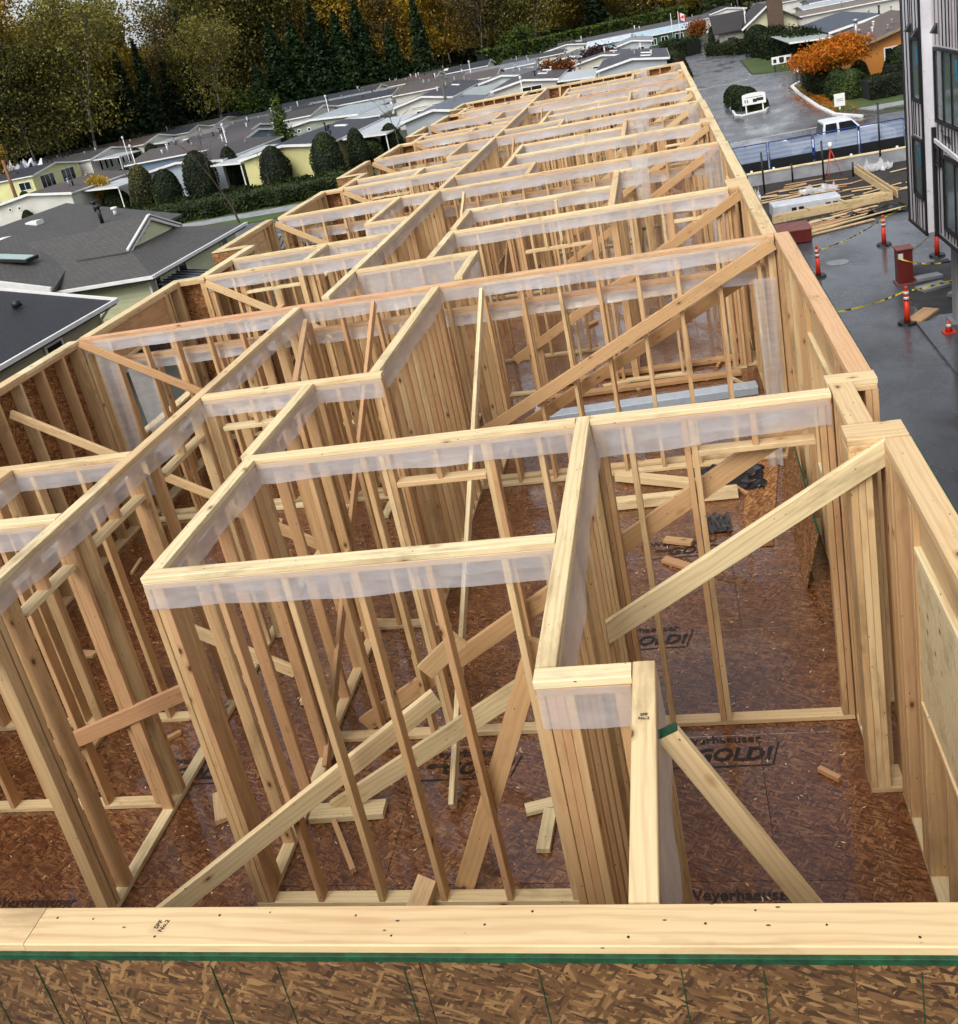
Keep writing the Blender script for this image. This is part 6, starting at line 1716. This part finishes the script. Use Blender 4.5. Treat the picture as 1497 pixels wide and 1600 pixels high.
brace('reddish brace board crossing the studs at lower left', (-5.05, 5.06, 0.58), (-3.62, 5.06, 1.10), .12, mat='cedar')
brace('diagonal board seen between studs left of the closet wall', (-4.08, 5.6, 1.35), (-3.14, 5.6, 0.78), .09, mat='plate')
brace('short diagonal board behind the corridor poly', (-4.10, 6.9, 1.60), (-3.20, 6.9, 1.05), .09)
brace('weathered leaning board beside the corridor near first party wall', (-4.01, 9.6, 2.35), (-3.34, 7.42, 2.40), .05, .06, (1, 0, 0), 'cedar')
for i, yo in enumerate(PARTY):
    u = UNIT[i + 1]
    brace('diagonal brace in front of the long right cross wall, %s' % u, (0.84, yo + 2.74, 2.36), (-2.4, yo + 2.74, .55), .12, mat=['cedar', 'lumber', 'plate', 'lumber'][i])
    brace('inner diagonal brace right of the cross wall, %s' % u, (0.5, yo + 3.6, 2.0), (-2.2, yo + 3.6, .45), .12)
    brace('diagonal brace before the party wall at right, %s' % u, (0.80, yo + 6.66, 2.38), (-2.3, yo + 6.66, .6), .12)
    brace('diagonal brace in the left bay behind the cross wall, %s' % u, (-6.44, yo + 2.42, 2.38), (-4.1, yo + 2.42, .95), .10)
    brace('diagonal brace at the left outer bay corner, %s' % u, (-6.98, yo + 6.62, 2.38), (-4.7, yo + 6.62, 1.0), .10)
    brace('slender leaning prop beside the corridor wall, %s' % u, (-3.5, yo + 2.2, .04), (-3.45, yo + 6.55, 2.36), .04, .089, (1, 0, 0))
    brace('upright slender post in the right room, %s' % u, (-1.62, yo + 3.9, .03), (-1.62, yo + 3.95, 2.45), .04, .089, (1, 0, 0), 'plate')

# floor litter
FG = 'offcuts on the deck'
def offcut(label, p0, p1, w=.089, t=.038, mat='plate'):
    o = board('offcut', p0, p1, w, t, (-(p1[1] - p0[1]), p1[0] - p0[0], 0), MT[mat]); tag(o, label, 'offcut')
offcut('thick offcut board lying across the right room floor', (-0.98, 9.08, .06), (0.28, 9.10, .06), .12, .1)
offcut('two stacked boards angled on the right room floor', (-0.97, 9.72, .06), (-0.05, 9.32, .06), .12, .08)
offcut('short board lying on the floor of the central room', (-3.0, 4.98, .03), (-2.46, 5.01, .03), .14, .05)
offcut('block standing against the central bottom plate', (-2.04, 4.12, .045), (-1.96, 4.30, .16), .14, .06, 'lumber')
offcut('thin wood splinter on the right room floor', (-.42, 7.3, .01), (-.38, 7.62, .012), .03, .012)
offcut('small floor block beside the closet studs', (-3.52, 6.24, .03), (-3.3, 6.26, .03), .1, .05)
offcut('wide strand board strip lying at right in the near room', (0.36, 8.1, .012), (0.62, 9.85, .012), .30, .012, 'osb')
sheet_ = board('leaning_panel', (0.76, 7.35, .26), (0.80, 9.25, .26), .55, .012, (.25, 0, 1), MT['osb'])
tag(sheet_, 'green-edged strand board sheet leaning on the right wall', 'panel')
board('green_edge', (0.83, 7.35, .527), (0.87, 9.25, .527), .016, .014, (1, 0, 0), MT['green'], sheet_, .001)
crumpled('paper_scrap', (0.20, 9.45, 0.0), .75, .55, .03, MT['black'], 'torn black building paper on the right room floor', 'paper', 31)
crumpled('paper_scrap', (0.02, 8.55, 0.0), .28, .35, .025, m_plain('grey_paper', '#4b4744', .7, .2, 8), 'crumpled grey paper on the right room floor', 'paper', 32)
crumpled('plastic_sheet', (-1.98, 11.9, 0.01), .3, .2, .04, MT['white'], 'white crumpled plastic by the dense stud wall', 'plastic', 33)
crumpled('plastic_sheet', (-1.35, 7.95, 0.01), .22, .14, .02, MT['white'], 'small white scrap behind the central cross wall', 'plastic', 34)
tr_ = empty('metal_tray', (-.65, 11.75, 0)); tag(tr_, 'long shiny pale metal flashing lying behind first party wall', 'flashing')
k = NT('bright_zinc'); v, r = k.coords()
k.bsdf(Base_Color=k.mix(k.noise(k.map(v, (4, 1, 1)), 3.0, 3.0), lin('#d6e2ea'), lin('#aebcc8')), Roughness=.25, Metallic=.15)
board('web', (-2.1, 11.63, .10), (0.75, 11.83, .10), .22, .006, (0, 1, 0), k.m, tr_)
board('flange', (-2.1, 11.52, .05), (0.75, 11.72, .05), .1, .006, (0, 0, 1), k.m, tr_)
board('flange', (-2.1, 11.74, .05), (0.75, 11.94, .05), .1, .006, (0, 0, 1), k.m, tr_)
for i, (a, b) in enumerate((((-2.2, 12.9), (.7, 13.05)), ((-2.0, 12.35), (.6, 12.45)))):
    offcut(['reddish wet board along the floor, farther one', 'reddish wet board along the floor, nearer one'][i], (*a, .04), (*b, .04), .14, .05, 'cedar')
# hanging poly curtains at the right outer wall
def curtain(label, x, y, z0, z1, w, seed, ax='x'):
    g = random.Random(seed); V, F = [], []
    nu, nv = 8, 14
    for j in range(nv + 1):
        for i in range(nu + 1):
            s = (i / nu - .5) * w * (1 - .25 * j / nv)
            o = .03 * math.sin(i * 1.4 + j * .3 + seed) * (j / nv) + g.uniform(-.004, .004)
            z = z1 + (z0 - z1) * j / nv
            V.append((x + s, y + o, z) if ax == 'x' else (x + o, y + s, z))
    for j in range(nv):
        for i in range(nu):
            p = j * (nu + 1) + i
            F.append((p, p + 1, p + nu + 2, p + nu + 1))
    tag(poly_obj('poly_curtain', V, F, MT['poly'], None, True), label, 'poly sheet')
curtain('white poly curtain hanging at the right end of first party wall', 0.80, 9.80, 0.15, 2.05, .22, 1)
curtain('poly flap hanging low at the right room corner', 0.72, 9.66, 0.02, .85, .2, 2)
curtain('poly curtain hanging at the left end of first party wall', -6.62, 9.79, .4, 2.40, .25, 3)
curtain('torn poly sheet hanging from the left party wall', -6.25, 9.80, .9, 2.05, .3, 4)
for i, yo in enumerate(PARTY):
    curtain('bunched white poly hanging over the right closet plate, %s' % UNIT[i + 1], -.42, yo + 5.5, 1.9, 2.62 if i == 0 else 2.50, .26, 10 + i)
    curtain('loose white poly corner over the corridor end, %s' % UNIT[i + 1], -2.28, yo + .75, 1.8, 2.44, .5, 20 + i, 'y')
    curtain('pale poly curtain at the right outer wall end, %s' % UNIT[i + 1], 0.72, yo + 6.62, .6, 2.40, .3, 30 + i)

# printed marks on the deck sheets
def deck_print(x, y, s=1.0, part='both'):
    if part in ('both', 'top'):
        stamp('Weyerhaeuser', .105 * s, (x, y + .10, .0022), floor_root, 'deck_ink', offset=.0022)
    if part == 'both':
        stamp('EDGE', .06 * s, (x - .20 * s, y - .02, .0022), floor_root, 'deck_ink', shear=.3, offset=.002)
        stamp('GOLD!', .17 * s, (x + .10 * s, y - .05, .0022), floor_root, 'deck_ink', shear=.3, offset=.006)
        board('printed_mark', (x - .32 * s, y - .155, .0016), (x + .36 * s, y - .155, .0016), .012, .001, (0, 1, 0), MT['deck_ink'], floor_root, .0002)
        board('printed_mark', (x + .37 * s, y - .15, .0016), (x + .43 * s, y + .06, .0016), .012, .001, (1, 0, 0), MT['deck_ink'], floor_root, .0002)
for x, y in ((-.18, 5.48), (-.70, 6.82), (-.30, 8.18), (-1.98, 5.45), (-4.2, 5.50)):
    deck_print(x, y)
for x, y in ((-.12, 4.20), (-2.38, 4.19), (-4.80, 4.19)):
    deck_print(x, y, 1.0, 'top')
stamp('SPF\nNo.2', .02, (-.335, 2.92, PT + .003), fw, rz=0, offset=.0005, name='grade_stamp')

# chips and small litter on the deck
n = 2600
x = NP.uniform(-6.8, .8, n); y = 2.2 + NP.uniform(0, 1, n) ** 1.6 * 20
C = np.stack([x, y, NP.uniform(.003, .006, n)], 1)
ch_ = link('wood_chips', quads('wood_chips', C, .028, .35, MT['plate'], np.tile([0, 0, 1.0], (n, 1)), .12), None)
tag(ch_, 'wood chips and sawdust strewn over the deck', 'wood chips', kind='stuff')
sr = random.Random(41)
for i in range(46):
    x = sr.uniform(-6.6, .7); y = sr.choice([sr.uniform(4.4, 9.5), sr.uniform(10.2, 16)]); a = sr.uniform(0, 3.1); ln = sr.uniform(.12, .5)
    o = board('offcut', (x, y, .022), (x + ln * math.cos(a), y + ln * math.sin(a), .022), sr.choice([.038, .089, .089]), .036, (-math.sin(a), math.cos(a), 0), MT[sr.choice(['plate', 'lumber', 'cedar'])])
    tag(o, 'small lumber offcut left lying on the wet deck', 'offcut', 'small offcuts on the deck')
